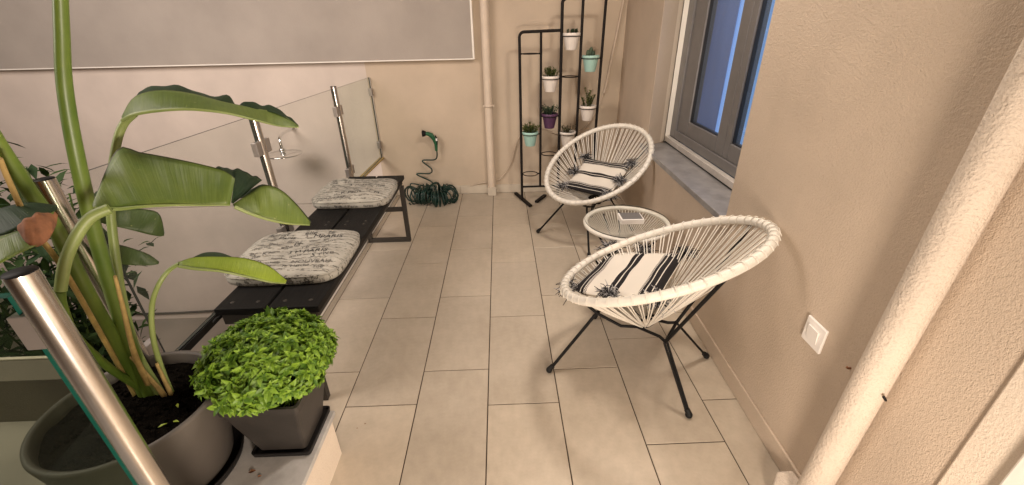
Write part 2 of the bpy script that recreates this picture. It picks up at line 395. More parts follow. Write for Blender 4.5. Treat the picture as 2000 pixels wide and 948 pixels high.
# back wall of the veranda and of the lower courtyard
t = thing('back_wall', 'smooth beige rendered wall closing the far end of the tiled veranda', 'wall', (0, YB, 0))
mb = MB(); mb.box(-1.13, 1.35, YB, YB + 0.2, -1.36, 2.62); obj('wall_face', mb, 'stucco_back', t)
mb = MB()
for i, (a, b) in enumerate(((-1.03, -0.41), (-0.407, -0.144), (-0.06, 0.19), (0.193, 0.79), (0.793, 1.045))): mb.box(a, b, YB - 0.010, YB, 0.001, 0.082)
obj('baseboard', mb, 'skirting', t, bevel=0.0015)
t = thing('courtyard_wall', 'tall pale pinkish wall of the lower courtyard behind the glass railing', 'wall', (-3.5, YB + 0.004, -1.36))
mb = MB(); mb.box(-8, -1.13, YB + 0.004, YB + 0.2, -0.058, 3.2); mb.box(-8, -1.13, YB + 0.002, YB + 0.2, -1.36, -0.064); obj('wall_face', mb, 'stucco_court', t)
mb = MB(); mb.box(-8.2, -8, -6, YB + 0.2, -1.36, 3.2); tag(obj('side_wall', mb, 'grey_render'), 'far left grey boundary wall of the courtyard', 'wall')

# grey projecting panel on the wall
t = thing('wall_panel', 'large grey panel with a white edge hung high across the courtyard wall', 'panel', (-3, YB, 1.19))
mb = MB(); mb.box(-8, -0.215, YB - 0.05, YB - 0.001, 1.205, 2.6); obj('panel_face', mb, 'grey_render', t)
mb = MB(); mb.box(-8, -0.200, YB - 0.056, YB - 0.0015, 1.196, 1.2045); mb.box(-0.2145, -0.200, YB - 0.056, YB - 0.0015, 1.2045, 2.6); obj('edge_trim', mb, 'white_edge', t)

# right wall with window opening
OY0, OY1, OZ0, OZ1 = 1.665, 2.905, 0.655, 2.25
t = thing('house_wall', 'rough beige stucco wall with the window, right of the armchairs', 'wall', RWP(0, 2, 0))
mb = MB(); fn = RWP
mb.box(0, 0.32, -1.5, OY0, 0, 2.62, fn=fn); mb.box(0, 0.32, OY0, OY1, 0, OZ0 - 0.031, fn=fn); mb.box(0, 0.32, OY0, OY1, OZ1, 2.62, fn=fn)
# far pier with splayed reveal
vs = [RWP(0, OY1, 0), RWP(0, YB, 0), RWP(0.32, YB, 0), RWP(0.32, OY1 + 0.26, 0), RWP(0.20, OY1 + 0.18, 0)]
vt = [(a, b, 2.62) for a, b, c in vs]
mb.add(vs + vt, [(0, 4, 3, 2, 1), (5, 6, 7, 8, 9), (0, 1, 6, 5), (1, 2, 7, 6), (2, 3, 8, 7), (3, 4, 9, 8), (4, 0, 5, 9)])
obj('wall_face', mb, 'stucco', t)
mb = MB(); mb.add([RWP(-.0015, OY1 + 0.0015, OZ0 + .001), RWP(0.20, OY1 + 0.1785, OZ0 + .001), RWP(0.20, OY1 + 0.1785, OZ1), RWP(-.0015, OY1 + 0.0015, OZ1), RWP(-.0015, OY1 + 0.004, OZ0 + .001), RWP(0.20, OY1 + 0.182, OZ0 + .001), RWP(0.20, OY1 + 0.182, OZ1), RWP(-.0015, OY1 + 0.004, OZ1)],
       [(0, 1, 2, 3), (4, 7, 6, 5), (0, 3, 7, 4), (0, 4, 5, 1), (3, 2, 6, 7)])
obj('window_reveal', mb, 'stucco_cream', t)
mb = MB(); mb.box(-0.010, 0, -1.5, YB - 0.012, 0.001, 0.082, fn=fn); obj('baseboard', mb, 'stucco', t, bevel=0.003)
# behind the camera: rear wall
mb = MB(); mb.box(-1.2, 1.3, -1.7, -1.5, 0, 2.62); tag(obj('rear_wall', mb, 'stucco_cream'), 'cream rendered wall behind the viewer, closing the near end of the veranda', 'wall')
# near door jamb, bottom right corner
t = thing('door_jamb', 'cream rendered door jamb with a bright white frame at the near right', 'door jamb', RWP(0, 0.3, 0))
mb = MB(); mb.box(-0.007, 0, -0.6, 0.553, 0.083, 2.3, fn=fn); obj('jamb', mb, 'stucco_cream', t, bevel=0.004)
mb = MB(); mb.box(-0.022, -0.0075, -0.6, 0.470, 0.083, 2.25, fn=fn); obj('door_frame', mb, 'white_edge', t, bevel=0.004)

# window
win = thing('window', 'grey framed window with glowing blue curtain in the house wall', 'window', RWP(0.2, 2.35, OZ0))
Y0, Y1 = OY0 + 0.0, OY1 + 0.178
mb = MB(); mb.box(-0.022, 0.32, OY0 - 0.03, OY1 + 0.10, OZ0 - 0.030, OZ0, fn=fn); obj('window_sill', mb, 'sill', win, bevel=0.003)
mb = MB(); mb.box(-0.034, -0.0005, OY0 - 0.052, OY0 - 0.0, OZ0 - 0.034, OZ0 + 0.004, fn=fn); o = obj('sill_end', mb, 'stucco_cream', win, bevel=0.004)
mb = MB(); mb.box(0.165, 0.20, Y0, Y1 - 0.05, OZ0 + 0.010, OZ0 + 0.045, fn=fn); obj('bottom_rail', mb, 'alu', win, bevel=0.003)
mb = MB(); mb.box(0.172, 0.20, Y0, Y1 - 0.05, OZ0 + 0.0005, OZ0 + 0.0095, fn=fn); obj('gasket', mb, 'dark_gap', win)
mb = MB(); mb.box(0.17, 0.2005, Y1 - 0.045, Y1 - 0.030, OZ0 + 0.001, OZ1, fn=fn); mb.box(0.175, 0.2, Y1 - 0.008, Y1, OZ0 + 0.001, OZ1, mi=1, fn=fn); mb.box(0.185, 0.2, Y1 - 0.030, Y1 - 0.008, OZ0 + 0.001, OZ1, mi=0, fn=fn); mb.box(0.168, 0.20, Y1 - 0.0495, Y1 - 0.0455, OZ0 + 0.001, OZ1, mi=1, fn=fn)
obj('shutter_guide', mb, ['dark_gap', 'white_edge'], win)
# outer frame, sashes and panes
FZ = OZ0 + 0.047
mb = MB()
mb.box(0.200, 0.28, Y1 - 0.14, Y1 - 0.046, FZ, OZ1, fn=fn); mb.box(0.200, 0.28, Y0, Y1 - 0.1405, FZ, FZ + 0.055, fn=fn); mb.box(0.200, 0.28, Y0, Y1 - 0.1405, OZ1 - 0.07, OZ1, fn=fn)
obj('frame', mb, 'pvc', win, bevel=0.004)
def sash(y0, y1, py0, py1):
    m_ = MB(); z0, z1 = FZ + 0.0555, OZ1 - 0.071; pz0, pz1 = 0.845, OZ1 - 0.16
    m_.box(0.212, 0.268, y0, py0, z0, z1, fn=fn); m_.box(0.212, 0.268, py1, y1, z0, z1, fn=fn)
    m_.box(0.212, 0.268, py0 + .0004, py1 - .0004, z0, pz0, fn=fn); m_.box(0.212, 0.268, py0 + .0004, py1 - .0004, pz1, z1, fn=fn)
    s_ = obj('sash', m_, 'pvc', win, bevel=0.005)
    m_ = MB(); e = 0.005
    m_.box(0.222, 0.240, py0 + .0006, py0 + e, pz0 + .0006, pz1 - .0006, fn=fn); m_.box(0.222, 0.240, py1 - e, py1 - .0006, pz0 + .0006, pz1 - .0006, fn=fn); m_.box(0.222, 0.240, py0 + e, py1 - e, pz0 + .0006, pz0 + e, fn=fn)
    obj('gasket', m_, 'dark_gap', s_)
    m_ = MB(); m_.box(0.240, 0.246, py0 + .0006, py1 - .0006, pz0 + .0006, pz1 - .0006, fn=fn); obj('pane', m_, 'pane', s_)
    return s_
sash(2.232, Y1 - 0.142, 2.33, 2.76)
sash(Y0 + 0.002, 2.230, Y0 + 0.03, 2.172)
mb = MB(); n = 60
for zc in (0,):
    vs = []; fs = []
    for i in range(n + 1):
        y = 2.535 + (Y1 - 2.545) * i / n; w_ = 0.003 * math.sin(i * 0.35)
        for z in (OZ0 + 0.08, OZ1): vs.append(RWP(0.29 + w_, y, z))
    mb.add(vs, [(2 * i, 2 * i + 2, 2 * i + 3, 2 * i + 1) for i in range(n)], smooth=True)
obj('curtain', mb, 'curtain', win, solid=0.003)
mb = MB(); mb.box(0.306, 0.31, 1.675, Y1 - 0.01, OZ0 + 0.06, OZ1 + 0.05, fn=fn); obj('glowing_blind', mb, 'glow', win)

# switch plate
t = thing('light_switch', 'white square switch plate low on the rough stucco wall', 'switch', RWP(0, 0.998, 0.543))
mb = MB(); mb.box(-0.009, 0.0, 0.955, 1.041, 0.500, 0.586, fn=fn); obj('plate', mb, 'white_plastic', t, bevel=0.003)
mb = MB()
vs = [RWP(-0.0095, 0.975, 0.520), RWP(-0.0095, 1.021, 0.520), RWP(-0.0095, 1.021, 0.566), RWP(-0.0095, 0.975, 0.566), RWP(-0.011, 0.975, 0.520), RWP(-0.011, 1.021, 0.520), RWP(-0.016, 1.021, 0.566), RWP(-0.016, 0.975, 0.566)]
mb.add(vs, [(0, 1, 2, 3), (4, 7, 6, 5), (0, 4, 5, 1), (1, 5, 6, 2), (2, 6, 7, 3), (3, 7, 4, 0)]); obj('rocker', mb, 'white_plastic', t, bevel=0.001)

# downpipes
t = thing('downpipe', 'thin beige downpipe on a square foot against the back wall', 'downpipe', (-0.10, 3.81, 0))
mb = MB(); mb.tube([(-0.103, 3.815, 0.08), (-0.10, 3.815, 2.61)], 0.036, 24); obj('pipe', mb, 'pipe', t)
mb = MB(); mb.box(-0.142, -0.062, 3.770, YB - 0.0005, 0.0005, 0.082); obj('foot_block', mb, 'skirting', t, bevel=0.003)
for z in (0.82, 1.95):
    mb = MB(); mb.lathe([(0.0365, -0.012), (0.040, -0.012), (0.040, 0.012), (0.0365, 0.012)], (-0.10, 3.815, z), 24)
    mb.box(-0.150, -0.1385, 3.80, 3.812, z - 0.008, z + 0.008); mb.box(-0.0615, -0.050, 3.80, 3.812, z - 0.008, z + 0.008)
    mb.tube([(-0.146, 3.806, z), (-0.146, YB, z)], 0.004, 8); mb.tube([(-0.054, 3.806, z), (-0.054, YB, z)], 0.004, 8)
    obj('pipe_clamp', mb, 'pipe', t)
t = thing('downpipe', 'stout rough plastered cream downpipe on the near right wall', 'downpipe', (0.905, 0.76, 0))
mb = MB(); mb.tube([(0.906 - 0.002 * i / 20, 0.768 - 0.055 * i / 20, 0.03 + 1.7 * i / 20) for i in range(31)], 0.038, 40); obj('pipe', mb, 'pipe_rough', t)
mb = MB()
b = [(0.86, 0.70), (0.835, 0.75), (0.835, 0.82), (0.885, 0.875), (0.939, 0.875), (0.939, 0.70)]
vs = [(x, y, 0.0005) for x, y in b] + [(x, y, 0.075) for x, y in b]
mb.add(vs, [tuple(range(6))[::-1], tuple(range(6, 12))] + [(i, (i + 1) % 6, 6 + (i + 1) % 6, 6 + i) for i in range(6)]); obj('foot_block', mb, 'pipe_rough', t, bevel=0.008)
mb = MB(); mb.tube([(0.909, 0.712, 0.586), (0.9035, 0.699, 0.588), (0.900, 0.700, 0.594), (0.8985, 0.7035, 0.597)], 0.0028, 8); obj('screw', mb, 'iron', t)
# rusty wall plug beside the pipe
mb = MB(); mb.tube([(0.9485, 0.850, 0.545), (0.941, 0.850, 0.545), (0.938, 0.852, 0.548)], 0.0032, 8); tag(obj('wall_plug', mb, 'dry'), 'tiny rusty plug in the stucco just left of the near downpipe', 'wall plug')

# cable on back wall
mb = MB()
mb.tube(spline([(1.025, 3.848, 1.63), (1.00, 3.848, 1.45), (0.966, 3.848, 1.273), (0.906, 3.846, 0.886), (0.80, 3.846, 0.646), (0.664, 3.846, 0.548), (0.522, 3.846, 0.552), (0.381, 3.846, 0.60), (0.24, 3.846, 0.60), (0.147, 3.846, 0.501), (0.086, 3.846, 0.296), (-0.01, 3.846, 0.150), (-0.05, 3.84, 0.135)], 8), 0.0045, 8)
mb.tube(spline([(-0.15, 3.842, 0.115), (-0.22, 3.846, 0.103), (-0.313, 3.842, 0.081)], 6), 0.0045, 8)
tag(obj('wall_cable', mb, 'cable'), 'beige cable sagging along the back wall behind the plant stand', 'cable')
mb = MB(); mb.tube([(1.032, 3.845, 1.7), (0.972, 3.842, 1.27), (0.918, 3.842, 0.90)], 0.010, 10)
tag(obj('cable_conduit', mb, 'cable'), 'slanting beige conduit in the corner right of the plant stand', 'conduit')

# kerb under the railing and the low wall at the far left
def GX(y): return -1.150 + 0.014 * (y - 1.0)
t = thing('kerb_wall', 'low kerb along the tiles under the bench carrying the railing posts', 'kerb', (-1.1, 2.4, 0))
mb = MB(); mb.box(-1.20, -1.046, 1.075, YB - 0.0005, -1.36, 0.066); obj('kerb_body', mb, 'grey_render', t)
mb = MB(); mb.box(-1.0455, -1.031, 1.08, YB - 0.011, -0.05, 0.070); obj('white_facing', mb, 'white_edge', t, bevel=0.002)
mb = MB(); mb.lathe([(0.0005, 0), (0.013, 0.0), (0.016, 0.004)], (0, 0, 0), 16)
mb.v = [(-1.0305 + z * 0.5, 1.90 + x, 0.045 + y) for x, y, z in mb.v]; obj('drain_hole', mb, 'rubber', t)
t = thing('low_wall', 'low grey wall with a pale top edge behind the big planter, far left', 'wall', (-2.3, 1.14, -1.36))
mb = MB(); mb.box(-3.6, -1.47, 1.085, 1.19, -1.36, 0.392); obj('wall_face', mb, 'dark_render', t)
mb = MB(); mb.box(-3.6, -1.466, 1.1855, 1.198, 0.3925, 0.400); obj('coping', mb, 'skirting', t, bevel=0.002)

# marble platform, front left
t = thing('marble_step', 'raised marble topped platform under the planters, front left', 'step', (-1.6, 0.3, 0))
mb = MB(); mb.box(-1.36, -0.632, -1.5, 1.062, -1.36, 0.193); obj('step_base', mb, 'stucco_cream', t)
mb = MB(); mb.box(-1.38, -0.618, -1.5, 1.073, 0.1935, 0.213); obj('slab', mb, 'marble', t, bevel=0.002)

# ------------------------------------------------------------------ glass railing
rail = thing('glass_railing', 'glass panel railing on round steel posts beside the bench', 'railing', (-1.14, 2.2, 0.4))
def post(x, y, z0, z1=1.09):
    m_ = MB(); m_.tube([(x, y, z0), (x, y, z1 - 0.002)], 0.0205, 32); p_ = obj('post', m_, 'steel', rail)
    m_ = MB(); m_.lathe([(0.0001, 0.0), (0.0195, 0.0), (0.0203, -0.002)], (x, y, z1), 32); obj('post_cap', m_, 'black', p_)
    return p_
def clamp(p_, x, y, z, dx, dy):
    d = Vector((dx, dy, 0)).normalized(); w = Vector((-d.y, d.x, 0)); c = Vector((x, y, z))
    m_ = MB(); vs = []
    for a in ((0.016, 0.062) if x < -0.8 else (0.012, 0.046)):
        for b in (-0.013, 0.013):
            for h in (-0.032, 0.032): vs.append(c + d * a + w * b + Vector((0, 0, h)))
    m_.add(vs, [(0, 1, 3, 2), (4, 6, 7, 5), (0, 4, 5, 1), (2, 3, 7, 6), (0, 2, 6, 4), (1, 5, 7, 3)])
    obj('clamp', m_, 'satin', p_, bevel=0.002)
def panel(ax, ay, bx, by, z0, z1, mat='glass', name='glass_panel', edge='glass_edge_dark', thk=0.005):
    d = Vector((bx - ax, by - ay, 0)).normalized(); w = Vector((-d.y, d.x, 0)) * thk; vs = []
    for (x, y) in ((ax, ay), (bx, by)):
        for sg in (-1, 1):
            for z in (z0, z1): vs.append(Vector((x, y, z)) + w * sg)
    m_ = MB(); m_.add(vs, [(0, 1, 5, 4), (2, 6, 7, 3)], 0); m_.add(vs, [(0, 2, 3, 1), (4, 5, 7, 6), (0, 4, 6, 2), (1, 3, 7, 5)], 1)
    return obj(name, m_, [mat, edge], rail)
PY_ = (1.045, 2.01, 3.03)
ps = [post(GX(y), y, 0.0665) for y in PY_]
e = 0.045
panel(GX(PY_[0]) , PY_[0] + e + 0.03, GX(PY_[1]), PY_[1] - 0.03, 0.43, 1.075)
panel(GX(PY_[1]), PY_[1] + 0.03, GX(PY_[2]), PY_[2] - 0.03, 0.43, 1.075)
panel(GX(PY_[2]), PY_[2] + 0.03, GX(YB), YB - 0.012, 0.381, 1.072, 'glass_far')
for i, y in enumerate(PY_):
    for z in (0.93, 0.50):
        clamp(ps[i], GX(y), y, z, 0, 1)
        if i: clamp(ps[i], GX(y), y, z, 0, -1)
for z in (0.955, 0.5):
    m_ = MB(); m_.box(GX(YB) - 0.014, GX(YB) + 0.014, YB - 0.045, YB - 0.001, z - 0.03, z + 0.03); obj('wall_clamp', m_, 'satin', rail, bevel=0.002)
m_ = MB(); m_.tube([(GX(YB) + 0.004, YB - 0.006, 0.41), (GX(YB) + 0.004, YB - 0.006, 1.07)], 0.006, 10); obj('wall_profile', m_, 'alu', rail)
m_ = MB()
m_.box(-1.158, -1.152, 1.10, 2.99, 0.400, 0.429); m_.box(-1.140, -1.134, 1.10, 2.99, 0.400, 0.429); m_.box(-1.1515, -1.1405, 1.10, 2.99, 0.404, 0.410); obj('base_channel', m_, 'black', rail, bevel=0.001)
m_ = MB(); m_.add([(-1.155, 3.06, .3705), (-1.115, 3.06, .3705), (-1.085, YB - .012, .3705), (-1.13, YB - .012, .3705), (-1.155, 3.06, .380), (-1.115, 3.06, .380), (-1.085, YB - .012, .380), (-1.13, YB - .012, .380)], [(0, 3, 2, 1), (4, 5, 6, 7), (0, 1, 5, 4), (1, 2, 6, 5), (2, 3, 7, 6), (3, 0, 4, 7)]); obj('bottom_strip', m_, 'sheath', rail)
# near panel
rail2 = rail
rail = thing('glass_railing', 'near steel post with clamped glass panel in front of the big round planter', 'railing', (-0.72, 0.562, 0.213))
p0 = post(-0.727, 0.562, 0.2135)
for z in (0.985, 0.45): clamp(p0, -0.727, 0.562, z, -1, -0.07)
panel(-0.757, 0.560, -1.75, 0.49, 0.26, 1.05, 'glass_near', edge='glass_edge', thk=0.008)
rail = rail2

# shower on the courtyard wall
t = thing('shower', 'chrome rain shower arm and round head on the courtyard wall', 'shower', (-1.85, YB, 0.65))
m_ = MB(); m_.tube(spline([(-1.86, YB + 0.002, 0.66), (-1.85, 3.68, 0.665), (-1.84, 3.56, 0.65), (-1.832, 3.53, 0.61), (-1.832, 3.53, 0.545)], 6), 0.012, 14); m_.lathe([(0.03, 0), (0.03, 0.012)], (-1.86, 3.855, .66), 20)
obj('shower_arm', m_, 'chrome', t)
m_ = MB(); m_.ball((-1.832, 3.53, 0.548), 0.026, n=14); obj('joint', m_, 'chrome', t)
m_ = MB(); m_.lathe([(0.0001, 0.012), (0.03, 0.011), (0.145, 0.004), (0.15, 0), (0.145, -0.006), (0.0001, -0.008)], (-1.832, 3.53, 0.515), 48); obj('shower_head', m_, 'chrome', t)
m_ = MB(); m_.tube(spline([(-4.6, 3.845, -1.24), (-3.9, 3.845, -1.275), (-3.3, 3.845, -1.268), (-2.85, 3.845, -1.24), (-2.4, 3.845, -1.235)], 8), 0.012, 8)
tag(obj('floor_cable', m_, 'cable_dark'), 'dark cable along the foot of the courtyard wall, left of the bench', 'cable')

# ------------------------------------------------------------------ bench
BX0, BX1, BY0, BY1, BZ = -1.085, -0.700, 1.305, 2.90, 0.498
t = thing('bench', 'long charcoal slatted bench on square steel frames by the railing', 'bench', ((BX0 + BX1) / 2, 2.1, 0))
xm = (BX0 + BX1) / 2
for a, b in ((BX0, xm - 0.006), (xm + 0.006, BX1)):
    m_ = MB(); m_.box(a, b, BY0, BY1, BZ - 0.028, BZ); k = a + 0.014
    pl = obj('plank', m_, 'slat', t, bevel=0.0025)
    for yy in (BY0 + 0.045, BY0 + 0.75, BY1 - 0.045, BY0 + 0.79):
        for xx in (a + 0.045, b - 0.045):
            m_ = MB(); m_.lathe([(0.0001, 0.0016), (0.0055, 0.0015), (0.0075, 0.0)], (xx, yy, BZ + 0.0001), 14); obj('screw_head', m_, 'bench_frame', pl)
m_ = MB()
for x in (BX0 + 0.02, BX1 - 0.045): m_.box(x, x + 0.03, BY0 + 0.012, BY1 - 0.012, BZ - 0.062, BZ - 0.0285)
m_.box(BX0 + 0.02, BX1 - 0.015, BY0 + 0.001, BY0 + 0.0115, BZ - 0.070, BZ - 0.0286)
obj('seat_frame', m_, 'bench_frame', t, bevel=0.002)
m_ = MB(); m_.box(xm - 0.005, xm + 0.005, BY0 + 0.012, BY1 - 0.012, BZ - 0.034, BZ - 0.020); obj('centre_rail', m_, 'bench_frame', t)
for yy in (BY0 + 0.045, BY1 - 0.036):
    m_ = MB(); w = 0.030
    x0, x1 = -1.018, (BX1 - 0.002 if yy > 2 else BX1 - 0.075)
    m_.box(x0, x0 + w, yy - w, yy, 0.0305, BZ - 0.0625); m_.box(x1 - w, x1, yy - w, yy, 0.0305, BZ - 0.0625)
    m_.box(x0, x1, yy - w, yy, 0.0005, 0.030); m_.box(x0 + w + .0005, x1 - w - .0005, yy - w + .002, yy - .002, 0.245, 0.275)
    obj('leg_frame', m_, 'bench_frame', t, bevel=0.002)
m_ = MB(); m_.tube([(-1.06, BY0 + 0.05, 0.455), (-1.085, BY0 - 0.004, 0.458), (-1.094, BY0 - .01, 0.448)], 0.006, 8); obj('end_bolt', m_, 'black', t)

# seat cushions with printed lettering
def text_mesh(body, size):
    c = bpy.data.curves.new('lettering', 'FONT'); c.body = body; c.size = size; c.resolution_u = 3
    o = bpy.data.objects.new('lettering', c); COL.objects.link(o)
    dg = bpy.context.evaluated_depsgraph_get(); me = bpy.data.meshes.new_from_object(o.evaluated_get(dg))
    vs = [v.co.copy() for v in me.vertices]; fs = [tuple(p.vertices) for p in me.polygons]
    bpy.data.objects.remove(o); bpy.data.curves.remove(c); bpy.data.meshes.remove(me)
    return vs, fs
def cushion(name_label, cx, cy, rz, words, seed, wx=0.235, wy=0.215, th=0.070, wav=0.006):
    rnd = random.Random(seed)
    t_ = thing('seat_cushion', name_label, 'cushion', (cx, cy, BZ), rz, 'cushions on the bench')
    ph = [rnd.uniform(0, 6) for _ in range(6)]
    def outline(a):
        ca, sa = math.cos(a), math.sin(a); n = 5.0
        r = (abs(ca) ** n + abs(sa) ** n) ** (-1 / n)
        return ca * r, sa * r
    def wob(x, y): return wav * (math.sin(x * 17 + ph[0]) * math.cos(y * 13 + ph[1]) + 0.6 * math.sin(y * 31 + ph[2] + x * 9))
    def topz(x, y):
        u, v = x / wx, y / wy; k = (abs(u) ** 5 + abs(v) ** 5) ** 0.2; k = min(k, 1)
        return th * 0.62 + th * 0.38 * (1 - k ** 4) ** 0.5 + wob(x, y) * (1 - k ** 6)
    m_ = MB(); NA = 96; prof = [(0.0, 1), (0.2, 1), (0.4, 1), (0.6, 1), (0.75, 1), (0.85, 1), (0.92, 1), (0.97, 1), (0.995, 1)]
    vs = []; fs = []
    for (k, _) in prof:
        for i in range(NA):
            ox, oy = outline(2 * math.pi * i / NA); x, y = ox * wx * max(k, 1e-3), oy * wy * max(k, 1e-3); vs.append((x, y, topz(x, y)))
    side = [(1.0, 0.60), (1.012, 0.45), (1.012, 0.30), (1.0, 0.13), (0.975, 0.03), (0.93, 0.005), (0.0, 0.005)]
    for (k, zz) in side:
        for i in range(NA):
            ox, oy = outline(2 * math.pi * i / NA); vs.append((ox * wx * max(k, 1e-3), oy * wy * max(k, 1e-3), 0.001 + th * zz))
    R_ = len(prof) + len(side)
    fs = [(r * NA + i, r * NA + (i + 1) % NA, (r + 1) * NA + (i + 1) % NA, (r + 1) * NA + i) for r in range(R_ - 1) for i in range(NA)]
    fs = [f[::-1] for f in fs]
    m_.add(vs, fs, 0, True); pad = obj('pad', m_, 'linen', t_, local=True)
    # piping
    m_ = MB(); m_.tube([(outline(2 * math.pi * i / NA)[0] * wx * 1.013, outline(2 * math.pi * i / NA)[1] * wy * 1.013, 0.001 + th * 0.60) for i in range(NA)], 0.0022, 6, closed=True); obj('piping', m_, 'linen', t_, local=True)
    # lettering on the top and on the near side
    m_ = MB(); m2 = MB()
    for (txt, size, x, y, rot) in words:
        vs, fs = text_mesh(txt, size); c_, s_ = math.cos(rot), math.sin(rot); out = []
        for v in vs:
            X = x + v.x * c_ - v.y * s_; Y = y + v.x * s_ + v.y * c_
            out.append((X, Y, topz(X, Y) + 0.0012))
        ok = all((abs(a[0] / wx) ** 5 + abs(a[1] / wy) ** 5) < 0.93 for a in out)
        if ok: (m_ if rnd.random() < 0.6 else m2).add(out, fs)
    for (txt, size, along, side_) in [('florist', .026, -.16, 0), ('elle', .03, -.07, 0), ('Paris', .03, .0, 0), ('fares', .028, .09, 0), ('rue', .022, -.21, 0), ('IS', .03, .165, 0), ('ville', .026, -.15, 1), ('et', .03, -.06, 1), ('florist', .024, 0.0, 1), ('axis', .026, .09, 1)]:
        vs, fs = text_mesh(txt, size); out = []
        for v in vs:
            zz = 0.001 + th * 0.12 + (v.y + 0.004) * 0.75
            k = 1.0145
            if side_ == 0: p = (along + v.x, -wy * k * (1 - abs((along + v.x) / wx) ** 5 * 1.0) ** 0.2 - 0.0015 if abs(along + v.x) < wx * 0.98 else -wy * 0.5, zz)
            else: p = (wx * k * (1 - min(0.99, abs((along + v.x) / wy) ** 5)) ** 0.2 + 0.0015, along + v.x, zz)
            out.append(p)
        (m_ if rnd.random() < 0.6 else m2).add(out, fs)
    obj('printed_lettering', m_, 'ink', t_, local=True); obj('faded_lettering', m2, 'ink_pale', t_, local=True)
    return t_
def print_words(seed, hx, hy):
    rr_ = random.Random(seed); out = []; y = -hy
    lst = ['PARIS', 'florist', 'elle', 'TE', 'Marché', 'rue', 'fleur', 'IS', 'ville', 'NOUVEAU', 'le soir', 'fares', 'axis', 'S', 'rive', 'et', 'K', 'Paris', '3', 'M']; k = seed
    while y < hy:
        x = -hx + rr_.uniform(0, .03)
        while x < hx - .03:
            w_ = lst[k % len(lst)]; k += 1; sz = rr_.choice((.024, .028, .034, .042))
            out.append((w_, sz, x, y + rr_.uniform(-.006, .006), rr_.choice((0, 0, .15, -.15, .3)))); x += len(w_) * sz * .52 + rr_.uniform(.008, .02)
        y += .038
    return out
W1 = [('PARIS', .060, .190, .195, -1.75)] + print_words(1, .20, .175)
W2 = print_words(9, .20, .17)
W1_ = [('PARIS', .050, .195, .185, -1.75), ('fleur', .034, -.19, .13, .05), ('florist', .030, -.05, .16, 0.1), ('TE', .042, .02, .03, .1), ('Marché', .034, -.17, .03, -.1), ('elle', .036, -.02, -.045, .05), ('rue', .036, .10, .09, -.3), ('ville', .030, .09, -.04, .1), ('NOUVEAU', .020, -.19, -.10, 0), ('florist', .036, -.04, -.15, .0), ('axis', .030, -.17, -.16, .1), ('S', .05, .13, -.14, .1), ('IS', .032, -.20, .08, 1.3), ('fares', .026, .10, .155, .1), ('le soir', .026, -.12, .08, .3), ('3', .04, .13, .03, .3), ('rive', .026, -.1, -.02, 1.2), ('et', .034, .05, -.1, -.2)]
W2_ = [('M', .045, -.03, .12, -.2), ('florist axis', .028, -.12, -.10, .02), ('fares', .040, .0, -.155, .02), ('elle', .034, .09, .12, .2), ('ville', .028, -.17, .06, -.2), ('PARIS', .032, .05, .02, .1), ('rue', .036, -.18, -.02, .2), ('TE', .036, .12, -.05, .1), ('le soir', .026, -.08, .05, .0), ('K', .045, -.15, -.15, .3), ('Z', .045, .15, -.15, .1), ('Marché', .028, -.07, -.05, .0), ('et', .03, .16, .05, -.3), ('NOUVEAU', .020, -.14, .16, .0), ('IS', .03, .17, .0, 1.2)]
cushion('pale linen seat pad with black lettering, nearer of the two on the bench', -0.918, 1.665, 0.02, W1, 3)
cushion('pale linen seat pad with black lettering, farther one near the back wall', -0.900, 2.475, 0.03, W2, 5, wx=0.225, wy=0.205, wav=0.008)

